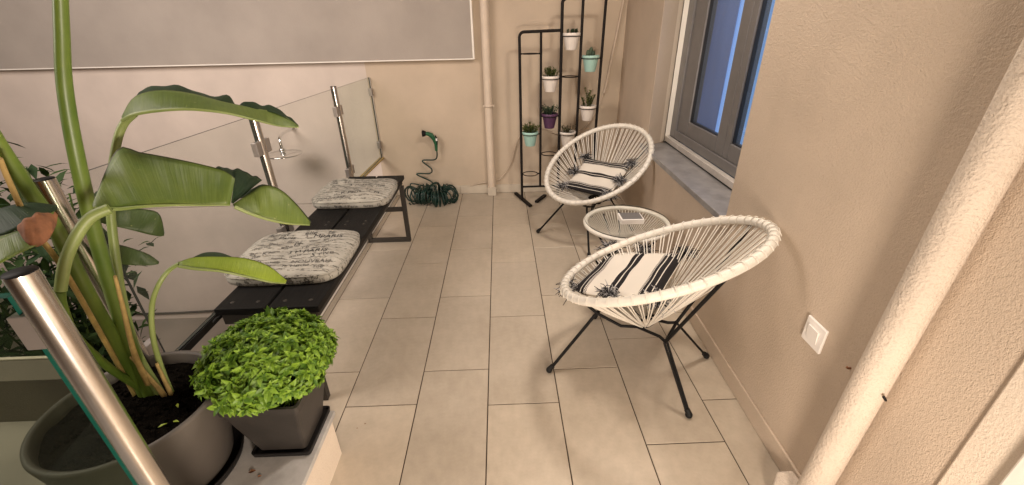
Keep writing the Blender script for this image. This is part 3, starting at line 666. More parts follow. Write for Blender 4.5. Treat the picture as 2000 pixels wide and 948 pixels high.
# ------------------------------------------------------------------ woven armchairs
def tassel(m_, c, rnd, L=0.05, n=46, r=0.0018, out=(0, 0, 1)):
    for k in range(n):
        a = rnd.uniform(0, 2 * math.pi); b = rnd.uniform(-0.5, 1.0)
        d = Vector((math.cos(a), math.sin(a), b)).normalized() + Vector(out) * 0.5; d.normalize()
        l = L * rnd.uniform(0.55, 1.0); p = Vector(c); bend = Vector((rnd.uniform(-1, 1), rnd.uniform(-1, 1), rnd.uniform(-1.2, 0.2)))
        pts = [p, p + d * l * 0.5, p + d * l * 0.8 + bend * l * 0.18, p + d * l * 0.9 + bend * l * 0.45]
        m_.tube(pts, r, 4, mi=1 if rnd.random() < 0.42 else 0, r1=r * 0.6)
def pillow(label, c, ex, ey, ez, hx, hy, ht, rnd):
    c = Vector(c); ex = Vector(ex).normalized(); ez = Vector(ez).normalized(); ey = ez.cross(ex).normalized()
    t_ = thing('throw_pillow', label, 'pillow', c, 0, 'striped pillows in the armchairs')
    n = 26; m_ = MB()
    for sg in (1, -1):
        vs = []; uv = []
        for j in range(n + 1):
            for i in range(n + 1):
                u = -1 + 2 * i / n; v = -1 + 2 * j / n
                pin = 1 - 0.05 * (1 - v * v) * abs(u) ** 3; pin2 = 1 - 0.07 * (1 - u * u) * abs(v) ** 3
                h = ht * ((1 - abs(u) ** 2.6) * (1 - abs(v) ** 2.6)) ** 0.5
                h += 0.004 * math.sin(u * 7 + v * 3) * (1 - u * u) * (1 - v * v) + 0.003 * math.sin(v * 11 - u * 5) * (1 - u * u) * (1 - v * v)
                p = ex * (u * hx * pin) + ey * (v * hy * pin2) + ez * (h * sg) - ez * (0.03 * (u * u + v * v) * -0.6)
                vs.append(p); uv.append(((u + 1) / 2, (v + 1) / 2))
        fs = [(j * (n + 1) + i, j * (n + 1) + i + 1, (j + 1) * (n + 1) + i + 1, (j + 1) * (n + 1) + i) for j in range(n) for i in range(n)]
        if sg < 0: fs = [f[::-1] for f in fs]
        m_.add(vs, fs, 0, True, uv)
    obj('pillow_cover', m_, 'stripe', t_, local=True)
    for (u, v) in ((-1, -1), (1, -1), (-1, 1), (1, 1), (1, -0.03), (-1, -0.03)):
        m_ = MB(); p = ex * (u * hx * 0.98) + ey * (v * hy * 0.97) + ez * 0.03
        tassel(m_, p, rnd, 0.066 if v else 0.05, 130, 0.0024, out=ez * 0.7 + ex * u * 0.5)
        obj('tassel', m_, ['tassel_b', 'tassel_w'], t_, local=True)
    return t_
def armchair(label, x, y, psi, cz, th, seed, a=0.40, b=0.36, feet=None, rzf=0.0):
    rnd = random.Random(seed)
    t_ = thing('woven_armchair', label, 'armchair', (x, y, 0), psi, 'woven cord armchairs at the glass table')
    u = Vector((-math.cos(th), 0, math.sin(th))); s = Vector((0, 1, 0)); c = Vector((0, 0, cz)); nrm = Vector((math.sin(th), 0, math.cos(th)))
    def rim(tt, k=1.0): return c + u * (a * k * math.cos(tt)) + s * (b * k * math.sin(tt))
    m_ = MB(); NR = 1600
    m_.tube([rim(2 * math.pi * i / NR) for i in range(NR)], 0.018, 12, closed=True, rf=lambda i, m: 0.0164 + (0.0004, 0.0006, 0.0004, -0.0004)[i % 4])
    obj('wrapped_rim', m_, 'cord', t_, local=True)
    # cords
    m_ = MB(); n = 112; bot = Vector((0.0, 0, 0.285))
    for k in range(n):
        tt = 2 * math.pi * (k + (0.35 if k % 2 else 0)) / n + rnd.uniform(-.004, .004)
        p = rim(tt, 0.965) - nrm * 0.012
        tb = tt + rnd.uniform(-.12, .12); q = bot + u * (0.050 * math.cos(tb)) * 0.7 + s * (0.052 * math.sin(tb)) + Vector((0, 0, rnd.uniform(-.004, .004)))
        mid = p.lerp(q, 0.5) - nrm * 0.008
        m_.tube([p, p.lerp(mid, .5) - nrm * .002, mid, mid.lerp(q, .5) - nrm * .002, q], 0.0024, 6, caps=False)
        w0 = rim(tt + 0.010, 1.0)
        loop = [w0 + (u * math.cos(tt) * a + s * math.sin(tt) * b).normalized() * (0.0205 * math.cos(g_)) - nrm * (0.0205 * -math.sin(g_)) for g_ in [i * 0.7 - 0.3 for i in range(6)]]
        if k % 2 == 0: m_.tube(loop, 0.0020, 5, caps=False)
    obj('cord_seat', m_, 'cord', t_, local=True)
    m_ = MB(); m_.tube([bot + u * (0.042 * math.cos(i * .314)) * .8 + s * (0.046 * math.sin(i * .314)) + Vector((0, 0, -.004)) for i in range(20)], 0.006, 8, closed=True); obj('bottom_ring', m_, 'black', t_, local=True)
    # steel frame
    r = 0.0068; J = {}
    jf = lambda sd: Vector((0.195, 0.092 * sd, 0.300)); jr = lambda sd: Vector((-0.100, 0.075 * sd, 0.268))
    m_ = MB()
    for sd in (1, -1):
        m_.tube([rim(math.pi - 0.42 * sd, 0.99) - nrm * .016, jf(sd), Vector((0.09, 0.07 * sd, 0.262)), Vector((0.03, 0.04 * sd, 0.264)), jr(sd) + Vector((0.03, -0.02 * sd, .0)), jr(sd)], r, 10)
        m_.tube([jr(sd), rim(0.72 * sd, 0.985) - nrm * .012], r * 1.05, 10)
    m_.tube([jf(1), jf(-1)], r, 10); m_.tube([jr(1), jr(-1)], r, 10)
    obj('steel_frame', m_, 'black', t_, local=True)
    F_ = feet or [(0.339, 0.24), (0.339, -0.24), (-0.25, 0.142), (-0.226, -0.253)]
    for i, (fx, fy) in enumerate(F_):
        j = jf(1 if fy > 0 else -1) if i < 2 else jr(1 if fy > 0 else -1)
        m_ = MB(); d = Vector((fx, fy, 0.012)); sidev = Vector((-fy, fx, 0)).normalized() * 0.007
        if i >= 2: m_.tube([j + sidev, d + sidev * .7], 0.0052, 10); m_.tube([j - sidev, d - sidev * .7], 0.0052, 10)
        else: m_.tube([j, d], 0.0072, 10)
        l_ = obj('leg', m_, 'black', t_, local=True)
        m_ = MB(); m_.ball((fx, fy, 0.0145), 0.0145, n=14); m_.tube([Vector((fx, fy, .02)), d.lerp(j, .08)], 0.0115, 10); obj('foot_cap', m_, 'rubber', l_, local=True)
    return t_
armchair('white cord armchair nearest the viewer, facing the glass table', 0.602, 1.426, 2.496, 0.589, 0.460, 11)
armchair('white cord armchair in the far corner beside the plant stand', 0.674, 2.886, 3.821, 0.558, 0.522, 12, feet=[(0.325, 0.246), (0.30, -0.283), (-0.25, 0.19), (-0.23, -0.20)])
R_ = random.Random(4)
pillow('white pillow with black stripes and tassels in the near armchair', (0.535, 1.605, 0.385), (0.575, 0.82, 0), None, (-0.10, 0.08, 1), 0.205, 0.165, 0.045, R_) if False else None
def plane_pillow(label, c, ex, ez, hx, hy, ht, seed): return pillow(label, c, ex, None, ez, hx, hy, ht, random.Random(seed))
plane_pillow('white black-striped tasselled pillow lying in the near armchair', (0.555, 1.578, 0.405), (-0.58, -0.82, 0.0), (-0.17, 0.12, 1.0), 0.225, 0.190, 0.046, 4)
plane_pillow('white black-striped tasselled pillow lying in the far corner armchair', (0.674 + 0.3879 * .125 - .6741 * .045 - .0, 2.886 + .3135 * .125 - .5448 * .045, 0.558 - .8668 * .125 - .4987 * .045), (0.6286 + .6741 * .1, -0.7777 + .5448 * .1, 0.05), (-0.38787, -0.31349, 0.86677), 0.195, 0.165, 0.045, 6)

# ------------------------------------------------------------------ side table
TX, TY, TZ, TR = 0.685, 2.115, 0.440, 0.226
t = thing('side_table', 'small round glass topped woven cord table between the armchairs', 'table', (TX, TY, 0))
m_ = MB(); NR = 900
m_.tube([(TX + TR * math.cos(2 * math.pi * i / NR), TY + TR * math.sin(2 * math.pi * i / NR), TZ - 0.012) for i in range(NR)], 0.014, 10, closed=True, rf=lambda i, m: 0.0122 + (0.0006, 0.0009, 0.0006, -0.0005)[i % 4])
obj('wrapped_rim', m_, 'cord', t)
m_ = MB(); m_.lathe([(0.0001, 0), (TR + 0.004, 0), (TR + 0.004, 0.006), (0.0001, 0.006)], (TX, TY, TZ + 0.003), 72, smooth=False); obj('glass_top', m_, 'glass_table', t)
m_ = MB(); m_.lathe([(TR + 0.0042, 0.0005), (TR + 0.0052, 0.003), (TR + 0.0042, 0.0055)], (TX, TY, TZ + 0.003), 72); obj('glass_rim', m_, 'glass_edge_dark', t)
m_ = MB()
for k in range(76):
    tt = 2 * math.pi * k / 76; p = Vector((TX + TR * .97 * math.cos(tt), TY + TR * .97 * math.sin(tt), TZ - .018)); q = Vector((TX + .05 * math.cos(tt + .1), TY + .05 * math.sin(tt + .1), TZ - .135))
    m_.tube([p, p.lerp(q, .5) + Vector((0, 0, -.018)), q], 0.0023, 5, caps=False)
obj('cord_basket', m_, 'cord', t)
m_ = MB(); m_.tube([(TX + .05 * math.cos(i * .314), TY + .05 * math.sin(i * .314), TZ - .138) for i in range(20)], 0.005, 8, closed=True); obj('bottom_ring', m_, 'black', t)
for a_ in (3.9, 5.9, 1.75):
    m_ = MB(); d = Vector((math.cos(a_), math.sin(a_), 0)); sd = Vector((-d.y, d.x, 0)); c0 = Vector((TX, TY, 0))
    foot = c0 + d * 0.20 + Vector((0, 0, .012)); cr = c0 + d * 0.07 + Vector((0, 0, .22))
    m_.tube([c0 + d * .20 + sd * .05 + Vector((0, 0, TZ - .03)), cr + sd * .014, foot - sd * .006], 0.0055, 8); m_.tube([c0 + d * .20 - sd * .05 + Vector((0, 0, TZ - .03)), cr - sd * .014, foot + sd * .006], 0.0055, 8)
    l_ = obj('leg', m_, 'black', t); m_ = MB(); m_.ball(foot, 0.0125); obj('foot_cap', m_, 'rubber', l_)
t = thing('tray_box', 'small white box with a dark grey top on the glass table', 'box', (0.70, 2.10, TZ + .0095), -0.03)
m_ = MB(); m_.box(-0.062, 0.062, -0.05, 0.05, 0, 0.028); obj('box_body', m_, 'white_plastic', t, local=True, bevel=0.002)
m_ = MB(); m_.box(-0.054, 0.054, -0.042, 0.042, 0.0283, 0.031); obj('box_top', m_, 'pvc', t, local=True, bevel=0.001)

# ------------------------------------------------------------------ plant stand
SY = 3.60
stand = thing('plant_stand', 'tall dark metal plant stand with rings against the back wall', 'plant stand', (0.48, SY, 0))
PX = [0.166, 0.334, 0.492, 0.648, 0.812]; ZL = 1.392; ZH = 1.612; r = 0.0112
m_ = MB()
m_.tube([(0.176, SY, 0.02), (PX[0], SY, ZL - 0.035)] + [(PX[0] + 0.035 * (1 - math.cos(k * math.pi / 10)), SY, ZL - 0.035 + 0.035 * math.sin(k * math.pi / 10)) for k in range(1, 6)] + [(PX[2], SY, ZL + 0.006)], r, 12); obj('post', m_, 'iron', stand)
m_ = MB(); m_.tube([(PX[1] + .006, SY, 0.142), (PX[1], SY, ZL - .006)], r * .9, 12); obj('post', m_, 'iron', stand)
m_ = MB(); m_.tube([(PX[2] + .01, SY, 0.02), (PX[2], SY, ZH - .035)] + [(PX[2] + 0.035 * (1 - math.cos(k * math.pi / 10)), SY, ZH - 0.035 + 0.035 * math.sin(k * math.pi / 10)) for k in range(1, 6)] + [(PX[4] + .01, SY, ZH), (PX[4] + .01, SY, ZH - .02), ], r * 1.1, 12); obj('post', m_, 'iron', stand)
m_ = MB(); m_.tube([(PX[3] - .002, SY, 0.142), (PX[3], SY, ZH - .012)], r, 12); obj('post', m_, 'iron', stand)
m_ = MB(); m_.tube([(PX[4] - .01, SY, 0.02), (PX[4] + .008, SY, ZH - .012)], r, 12); obj('post', m_, 'iron', stand)
m_ = MB(); m_.tube([(0.176, SY, 0.142), (PX[4] - .01, SY, 0.142)], r * .8, 10); obj('bottom_bar', m_, 'iron', stand)
for x0, y0, x1, y1 in ((0.122, 3.80, 0.245, 3.45), (0.40, 3.72, 0.30, 3.55), (0.76, 3.80, 0.86, 3.47)):
    m_ = MB(); d = Vector((x1 - x0, y1 - y0, 0)).normalized(); w = Vector((-d.y, d.x, 0)) * .0165; vs = []
    for z in (0.0005, 0.022):
        for p in ((x0, y0), (x1, y1)):
            for sg in (-1, 1): vs.append(Vector((p[0], p[1], z)) + w * sg)
    m_.add(vs, [(0, 1, 3, 2), (4, 6, 7, 5), (0, 4, 5, 1), (2, 3, 7, 6), (0, 2, 6, 4), (1, 5, 7, 3)]); obj('foot_bar', m_, 'iron', stand, bevel=0.006)
CX = [(PX[i] + PX[i + 1]) / 2 for i in range(4)]
rings = [(0, 1.238), (0, 0.612), (0, 0.262), (1, 1.050), (1, 0.758), (1, 0.438), (2, 1.356), (2, 1.063), (2, 0.605), (3, 1.195), (3, 0.814), (3, .30)]
for c_, z in rings:
    m_ = MB(); m_.tube([(CX[c_] + 0.066 * math.cos(k * math.pi / 16), SY + 0.066 * math.sin(k * math.pi / 16), z) for k in range(32)], 0.0042, 8, closed=True)
    for sg in (-1, 1): m_.tube([(CX[c_] + sg * .066, SY, z), (CX[c_] + sg * .079, SY, z)], 0.006, 8)
    obj('ring', m_, 'iron', stand)

def leaf_quad(m_, p, d, n_, L, w, fold=0.25, mi=0):
    d = d.normalized(); s_ = d.cross(n_)
    if s_.length < 1e-4: s_ = d.cross(Vector((1, 0, 0)))
    s_.normalize(); n_ = s_.cross(d).normalized()
    a = p; b = p + d * L * .38 + s_ * w + n_ * w * fold; c = p + d * L * .38 - s_ * w + n_ * w * fold; e_ = p + d * L - n_ * L * .12; f_ = p + d * L * .42
    b2 = p + d * L * .72 + s_ * w * .62 + n_ * w * fold * .3; c2 = p + d * L * .72 - s_ * w * .62 + n_ * w * fold * .3; f2 = p + d * L * .74 - n_ * L * .02
    m_.add([a, b, f_, c, b2, f2, c2, e_], [(0, 1, 2), (0, 2, 3), (1, 4, 5, 2), (2, 5, 6, 3), (4, 7, 5), (5, 7, 6)], mi)
def small_pot(label, col, ci, zr, mat, kind, seed, group='small pots in the plant stand'):
    rnd = random.Random(seed); x, y = CX[ci], SY
    t_ = thing('potted_plant', label, 'potted plant', (x, y, zr - 0.098), rnd.uniform(0, 3), group)
    m_ = MB(); m_.lathe([(0.0001, 0), (0.040, 0), (0.042, 0.003), (0.0605, 0.094), (0.0615, 0.096), (0.0685, 0.097), (0.0690, 0.119), (0.0670, 0.121), (0.0640, 0.119), (0.0600, 0.10)], (0, 0, 0), 36)
    obj('pot', m_, mat, t_, local=True)
    m_ = MB(); m_.lathe([(0.0001, 0.107), (0.030, 0.109), (0.0615, 0.104)], (0, 0, 0), 20); obj('soil', m_, 'soil', t_, local=True)
    m_ = MB(); mt = 'herb'
    if kind == 'bushy' or kind == 'dark':
        mt = 'herb' if kind == 'bushy' else 'succulent'
        for k in range(60):
            a = rnd.uniform(0, 6.28); r0 = rnd.uniform(0, .045); p = Vector((r0 * math.cos(a), r0 * math.sin(a), .108)); d = Vector((math.cos(a) * (.3 + r0 * 9), math.sin(a) * (.3 + r0 * 9), 1.2)).normalized(); H = rnd.uniform(.045, .085)
            m_.tube([p, p + d * H * .5, p + d * H], .0011, 4, caps=False)
            for q in range(7):
                pp = p + d * H * rnd.uniform(.3, 1.0); dd = Vector((rnd.uniform(-1, 1), rnd.uniform(-1, 1), rnd.uniform(-.2, 1)))
                leaf_quad(m_, pp, dd, Vector((0, 0, 1)), rnd.uniform(.014, .026), .005)
    elif kind == 'twig':
        mt = 'herb_brown'
        for k in range(34):
            a = rnd.uniform(0, 6.28); r0 = rnd.uniform(0, .045); p = Vector((r0 * math.cos(a), r0 * math.sin(a), .108)); d = Vector((math.cos(a) * .5, math.sin(a) * .5, 1)).normalized(); H = rnd.uniform(.03, .075)
            m_.tube([p, p + d * H * .5 + Vector((rnd.uniform(-.005, .005), 0, 0)), p + d * H], .0014, 4, caps=False)
            for q in range(5):
                pp = p + d * H * rnd.uniform(.4, 1.0); dd = Vector((rnd.uniform(-1, 1), rnd.uniform(-1, 1), rnd.uniform(-.2, 1)))
                leaf_quad(m_, pp, dd, Vector((0, 0, 1)), rnd.uniform(.010, .018), .0045)
    elif kind == 'cactus':
        mt = 'succulent'
        for cx_, cy_, h in ((0, 0, .075), (.02, .012, .055), (-.024, .006, .05), (.006, -.024, .05)):
            m_.lathe([(0.013 + .0, 0), (.016, h * .4), (.015, h * .75), (.009, h * .95), (.0001, h)], (cx_, cy_, .106), 9, smooth=False)
        for k in range(150):
            a = rnd.uniform(0, 6.28); z = rnd.uniform(.115, .175); rr = rnd.choice((.0, .02)); p = Vector((.016 * math.cos(a) + rnd.choice((0, .02, -.022)), .016 * math.sin(a), z)); leaf_quad(m_, p, Vector((math.cos(a), math.sin(a), .5)), Vector((0, 0, 1)), .009, .0012)
    elif kind == 'tall':
        mt = 'herb'
        for base, lean, H in (((-.012, 0), (-.42, 0.0), .15), ((.02, .01), (.35, 0.1), .10), ((0, -.01), (0.12, -.2), .08), ((.03, -.01), (.5, -.2), .085), ((-.02, .02), (-.1, .3), .07), ((.01, .0), (.2, .0), .12)):
            pts = [Vector((base[0] + lean[0] * H * s_ * s_, base[1] + lean[1] * H * s_, .106 + H * s_)) for s_ in [i / 10 for i in range(11)]]
            m_.tube(pts, .0035, 6, r1=.0018)
            for i in range(2, 11):
                for k in range(7):
                    a = rnd.uniform(0, 6.28); leaf_quad(m_, pts[i], Vector((math.cos(a), math.sin(a), .7)), Vector((0, 0, 1)), rnd.uniform(.016, .026), .0065)
    elif kind == 'rosette':
        mt = 'succulent'
        for cx_, cy_ in ((0, 0), (.03, .01), (-.03, .012), (.008, -.034), (-.022, -.028), (.03, -.025)):
            for k in range(16):
                a = k * 2.4; e_ = .25 + k * .07; leaf_quad(m_, Vector((cx_, cy_, .108 + .002 * k)), Vector((math.cos(a), math.sin(a), e_)), Vector((0, 0, 1)), .030 - k * .0008, .007, .5)
            m_.tube([(cx_, cy_, .106), (cx_, cy_, .125)], .003, 6)
    obj('foliage', m_, mt, t_, local=True)
small_pot('mint green pot of yellowish herbs, lowest left pot in the stand', 0, 0, 0.612, 'pot_mint', 'bushy', 1)
small_pot('white pot of green herbs, above the purple pot', 0, 1, 1.050, 'pot_white', 'bushy', 2)
small_pot('purple pot with dark green leafy plant', 0, 1, 0.758, 'pot_purple', 'dark', 3)
small_pot('white pot with a low grey rosette succulent, highest in the stand', 0, 2, 1.356, 'pot_white', 'rosette', 4)
small_pot('white pot with brownish twiggy plant, just behind the far armchair rim', 0, 2, 0.605, 'pot_white', 'twig', 5)
small_pot('mint green pot holding a squat dark cactus, in the right column', 0, 3, 1.195, 'pot_mint', 'cactus', 6)
small_pot('white pot with a tall leaning leafy succulent, right column', 0, 3, 0.814, 'pot_white', 'tall', 7)

# ------------------------------------------------------------------ garden hose
t = thing('garden_hose', 'dark green coiled garden hose heaped on the tiles by the back wall', 'hose', (-0.67, 3.70, 0))
m_ = MB(); pts = []; rr = random.Random(3); path = [(-0.86, 3.66), (-0.80, 3.74), (-0.70, 3.76), (-0.60, 3.72), (-0.52, 3.74), (-0.475, 3.66), (-0.53, 3.585), (-0.63, 3.57), (-0.72, 3.60), (-0.82, 3.64)]
P = spline([(x, y, 0.072 + 0.02 * math.sin(x * 40)) for x, y in path], 10); turns = 46; n = turns * 14
for i in range(n):
    s_ = i / n * (len(P) - 1); k = int(s_); f = s_ - k; c = P[k].lerp(P[min(k + 1, len(P) - 1)], f); tg = (P[min(k + 1, len(P) - 1)] - P[k]).normalized(); sd = Vector((-tg.y, tg.x, 0))
    a = 2 * math.pi * i / 14; R0 = 0.066 + 0.014 * math.sin(i * .07) + 0.004 * math.sin(i * .31)
    pts.append(c + sd * (R0 * math.cos(a)) + Vector((0, 0, max(-0.062, (R0) * math.sin(a) + 0.006 * math.sin(i * .05)))) + tg * (0.010 * math.sin(i * .11)))
# stretched part climbing to the nozzle
up = [(-0.80, 3.70, 0.14), (-0.865, 3.79, 0.235), (-0.72, 3.80, 0.205), (-0.66, 3.78, 0.25), (-0.80, 3.80, 0.325), (-0.68, 3.81, 0.325), (-0.655, 3.80, 0.37), (-0.735, 3.82, 0.445), (-0.62, 3.81, 0.455), (-0.590, 3.80, 0.50), (-0.592, 3.80, 0.58)]
up = [(x, y, z - 0.10) if z < .5 else (x, y, z - .10) for x, y, z in up]
m_.tube(pts, 0.0062, 7); obj('coil', m_, 'hose', t)
m_ = MB(); m_.tube(spline(up, 8), 0.0062, 8); obj('hose_end', m_, 'hose', t)
m_ = MB()
m_.tube([(-0.592, 3.80, 0.44), (-0.590, 3.80, 0.50), (-0.600, 3.795, 0.545), (-0.622, 3.79, 0.580)], 0.015, 12, rf=lambda i, m: (0.012, 0.016, 0.019, 0.021)[i])
m_.tube([(-0.612, 3.79, 0.578), (-0.650, 3.785, 0.598), (-0.672, 3.785, 0.600)], 0.018, 12, rf=lambda i, m: (0.021, 0.019, 0.015)[i]); noz = obj('spray_gun', m_, 'hose_green', t)
m_ = MB(); m_.tube([(-0.668, 3.785, 0.600), (-0.688, 3.785, 0.601), (-0.700, 3.785, 0.601)], 0.026, 16, rf=lambda i, m: (0.020, 0.028, 0.028)[i]); obj('nozzle_head', m_, 'black', noz)
m_ = MB(); m_.tube([(-0.588, 3.79, 0.580), (-0.572, 3.785, 0.545), (-0.578, 3.785, 0.500)], 0.005, 8); m_.box(-0.585, -0.571, 3.775, 3.79, 0.535, 0.556, mi=1); obj('trigger', m_, ['black', 'white_plastic'], noz)

# ------------------------------------------------------------------ basil pot on the platform
t = thing('potted_basil', 'dense bright green basil bush in a dark square tapered pot', 'potted plant', (-0.725, 1.00, 0.213))
m_ = MB(); cx, cy = -0.722, 0.985
def sq(h, z, r=0.012):
    out = []
    for (sx, sy) in ((1, 1), (-1, 1), (-1, -1), (1, -1)):
        for k in range(5):
            a = math.atan2(sy, sx) - math.pi / 4 + k * math.pi / 8
            out.append((cx + sx * (h - r) + r * math.cos(a), cy + sy * (h - r) + r * math.sin(a), z))
    return out
rows = [sq(0.072, 0.225), sq(0.074, 0.228), sq(0.112, 0.425), sq(0.116, 0.426), sq(0.117, 0.450), sq(0.108, 0.450), sq(0.104, 0.43)]
vs = [p for r_ in rows for p in r_]; k_ = 20
m_.add(vs, [(r_ * k_ + i, r_ * k_ + (i + 1) % k_, (r_ + 1) * k_ + (i + 1) % k_, (r_ + 1) * k_ + i) for r_ in range(6) for i in range(k_)]); m_.add(rows[0], [tuple(range(k_))[::-1]])
obj('pot', m_, 'pot_dark', t)
m_ = MB(); rows = [sq(0.088, 0.2145), sq(0.091, 0.217), sq(0.093, 0.232), sq(0.090, 0.233), sq(0.087, 0.222)]; vs = [p for r_ in rows for p in r_]
m_.add(vs, [(r_ * k_ + i, r_ * k_ + (i + 1) % k_, (r_ + 1) * k_ + (i + 1) % k_, (r_ + 1) * k_ + i) for r_ in range(4) for i in range(k_)]); m_.add(rows[0], [tuple(range(k_))[::-1]]); m_.add(rows[4], [tuple(range(k_))])
obj('drip_tray', m_, 'pot_black', t)
m_ = MB(); m_.add(sq(0.105, 0.425), [tuple(range(k_))]); obj('soil', m_, 'soil', t)
rb = random.Random(21); C0 = Vector((-0.742, 1.025, 0.505)); RX, RY, RZ = 0.190, 0.190, 0.120
ms = MB(); m_ = MB()
for k in range(430):
    z = rb.uniform(-0.62, 1.0); a = rb.uniform(0, 2 * math.pi); q = math.sqrt(max(0, 1 - z * z)); sh = rb.uniform(0.84, 1.03) if rb.random() < .96 else rb.uniform(1.03, 1.10) * (1 + 0.07 * math.sin(3 * a + 1) + 0.06 * math.sin(5 * a + z * 4))
    nrm = Vector((q * math.cos(a), q * math.sin(a), z)); p = C0 + Vector((nrm.x * RX, nrm.y * RY, nrm.z * RZ if z > 0 else nrm.z * 0.12)) * sh
    outd = Vector((nrm.x, nrm.y, nrm.z * 1.2 + 0.35)).normalized()
    if k % 3 == 0: ms.tube([Vector((cx + nrm.x * .05, cy + nrm.y * .05, .42)), (p + Vector((cx, cy, .42))) / 2 - Vector((0, 0, .02)), p - outd * .01], 0.0013, 4, caps=False)
    base = rb.uniform(0, 6.28); X = outd.cross(Vector((0, 0, 1))); X = X.normalized() if X.length > .01 else Vector((1, 0, 0)); Y = outd.cross(X)
    for tier, (nl, L, el) in enumerate(((5, .038, .10), (5, .029, .5), (4, .016, 1.3))):
        for i in range(nl):
            an = base + tier * .7 + i * 2 * math.pi / nl + rb.uniform(-.3, .3)
            d = (X * math.cos(an) + Y * math.sin(an) + outd * (el + rb.uniform(-.25, .25))).normalized(); LL = L * rb.uniform(.75, 1.2)
            leaf_quad(m_, p - outd * (.016 - tier * .006), d, outd, LL, LL * .25, .45)
for k in range(450):
    z = rb.uniform(-0.7, 1.0); a = rb.uniform(0, 2 * math.pi); q = math.sqrt(max(0, 1 - z * z)); sh = rb.uniform(0.62, 0.92)
    nrm = Vector((q * math.cos(a), q * math.sin(a), z)); p = C0 + Vector((nrm.x * RX, nrm.y * RY, nrm.z * RZ)) * sh
    leaf_quad(m_, p, nrm + Vector((rb.uniform(-1, 1), rb.uniform(-1, 1), rb.uniform(-.5, 1))), nrm, rb.uniform(.022, .036), .008, .3)
obj('foliage', m_, 'basil', t); obj('stems', ms, 'basil_stem', t)

# ------------------------------------------------------------------ big round planter with the broad-leaved plant
t = thing('planter', 'big round taupe planter on a black saucer, front left', 'planter', (-1.045, 0.865, 0.213))
c = (-1.045, 0.865, 0)
m_ = MB(); m_.lathe([(0.0001, 0.228), (0.165, 0.228), (0.172, 0.234), (0.216, 0.492), (0.214, 0.500), (0.205, 0.502), (0.199, 0.496), (0.192, 0.43)], c, 72); obj('pot', m_, 'pot_grey', t)
m_ = MB(); m_.lathe([(0.0001, 0.2145), (0.182, 0.2145), (0.198, 0.222), (0.205, 0.246), (0.201, 0.247), (0.190, 0.226), (0.15, 0.2275)], c, 72); obj('saucer', m_, 'pot_black', t)
m_ = MB(); rs = random.Random(2); rings_ = [0.001, .04, .08, .12, .16, .195]; vs = []
for rr_ in rings_:
    for i in range(48): vs.append((c[0] + rr_ * math.cos(i * math.pi / 24), c[1] + rr_ * math.sin(i * math.pi / 24), 0.478 + rs.uniform(-.005, .005) - rr_ * .06))
m_.add(vs, [(a * 48 + i, a * 48 + (i + 1) % 48, (a + 1) * 48 + (i + 1) % 48, (a + 1) * 48 + i) for a in range(5) for i in range(48)], smooth=True)
for i in range(160):
    a = rs.uniform(0, 6.28); r_ = rs.uniform(.02, .18); m_.ball((c[0] + r_ * math.cos(a), c[1] + r_ * math.sin(a), .474), rs.uniform(.003, .007), n=6)
obj('soil', m_, 'soil', t)
m_ = MB()
for i in range(3):
    a = rs.uniform(-.6, .4); r_ = rs.uniform(.09, .17); leaf_quad(m_, Vector((c[0] + r_ * math.cos(a), c[1] + r_ * math.sin(a), .483)), Vector((rs.uniform(-1, 1), rs.uniform(-1, 1), .2)), Vector((0, 0, 1)), .022, .004)
obj('seedlings', m_, 'leaf_bright', t)

STEMS = [
('tall',[[-1.043, 0.925, 0.507], [-1.013, 0.915, 0.703], [-0.952, 0.9, 0.955], [-0.896, 0.89, 1.154], [-0.859, 0.9, 1.307], [-0.813, 0.9, 1.414], [-0.769, 0.9, 1.51], [-0.72, 0.9, 1.61]],0.0185,0.0088),
('top',[[-1.021, 0.925, 0.509], [-1.022, 0.925, 0.624], [-1.004, 0.94, 0.783], [-0.98, 0.97, 0.948], [-0.963, 1.0, 1.059], [-0.919, 1.02, 1.166], [-0.888, 1.03, 1.217], [-0.851, 1.03, 1.243]],0.011,0.008),
('big',[[-0.901, 0.74, 0.946], [-0.881, 0.76, 1.003], [-0.854, 0.78, 1.049], [-0.83, 0.8, 1.079], [-0.804, 0.82, 1.089]],0.01,0.011),
('small',[[-0.99, 0.93, 0.499], [-0.976, 0.925, 0.585], [-0.951, 0.92, 0.687], [-0.917, 0.92, 0.778], [-0.878, 0.92, 0.839], [-0.854, 0.94, 0.871], [-0.824, 0.95, 0.888]],0.0075,0.005),
('leftA',[[-1.061, 0.925, 0.508], [-1.023, 0.89, 0.723], [-0.965, 0.84, 0.894], [-0.934, 0.82, 1.045], [-0.921, 0.8, 1.141], [-0.904, 0.78, 1.23], [-0.885, 0.76, 1.316]],0.0165,0.011),
('leftB',[[-1.085, 0.935, 0.492], [-1.105, 0.95, 0.696], [-1.144, 1.0, 0.878], [-1.164, 1.02, 1.03], [-1.193, 1.04, 1.131], [-1.228, 1.05, 1.216]],0.013,0.01),
('hidden',[[-0.901, 0.74, 0.946], [-0.929, 0.75, 0.9], [-0.976, 0.78, 0.795], [-1.04, 0.86, 0.631], [-1.065, 0.92, 0.505]],0.0085,0.01),
('dryA',[[-1.081, 0.915, 0.511], [-0.989, 0.84, 0.778], [-0.907, 0.77, 0.986], [-0.908, 0.76, 1.083], [-0.889, 0.75, 1.168], [-0.87, 0.74, 1.217]],0.006,0.004),
('dryB',[[-1.015, 0.905, 0.53], [-0.991, 0.89, 0.654], [-0.936, 0.87, 0.814], [-0.885, 0.84, 0.918]],0.008,0.003),
]
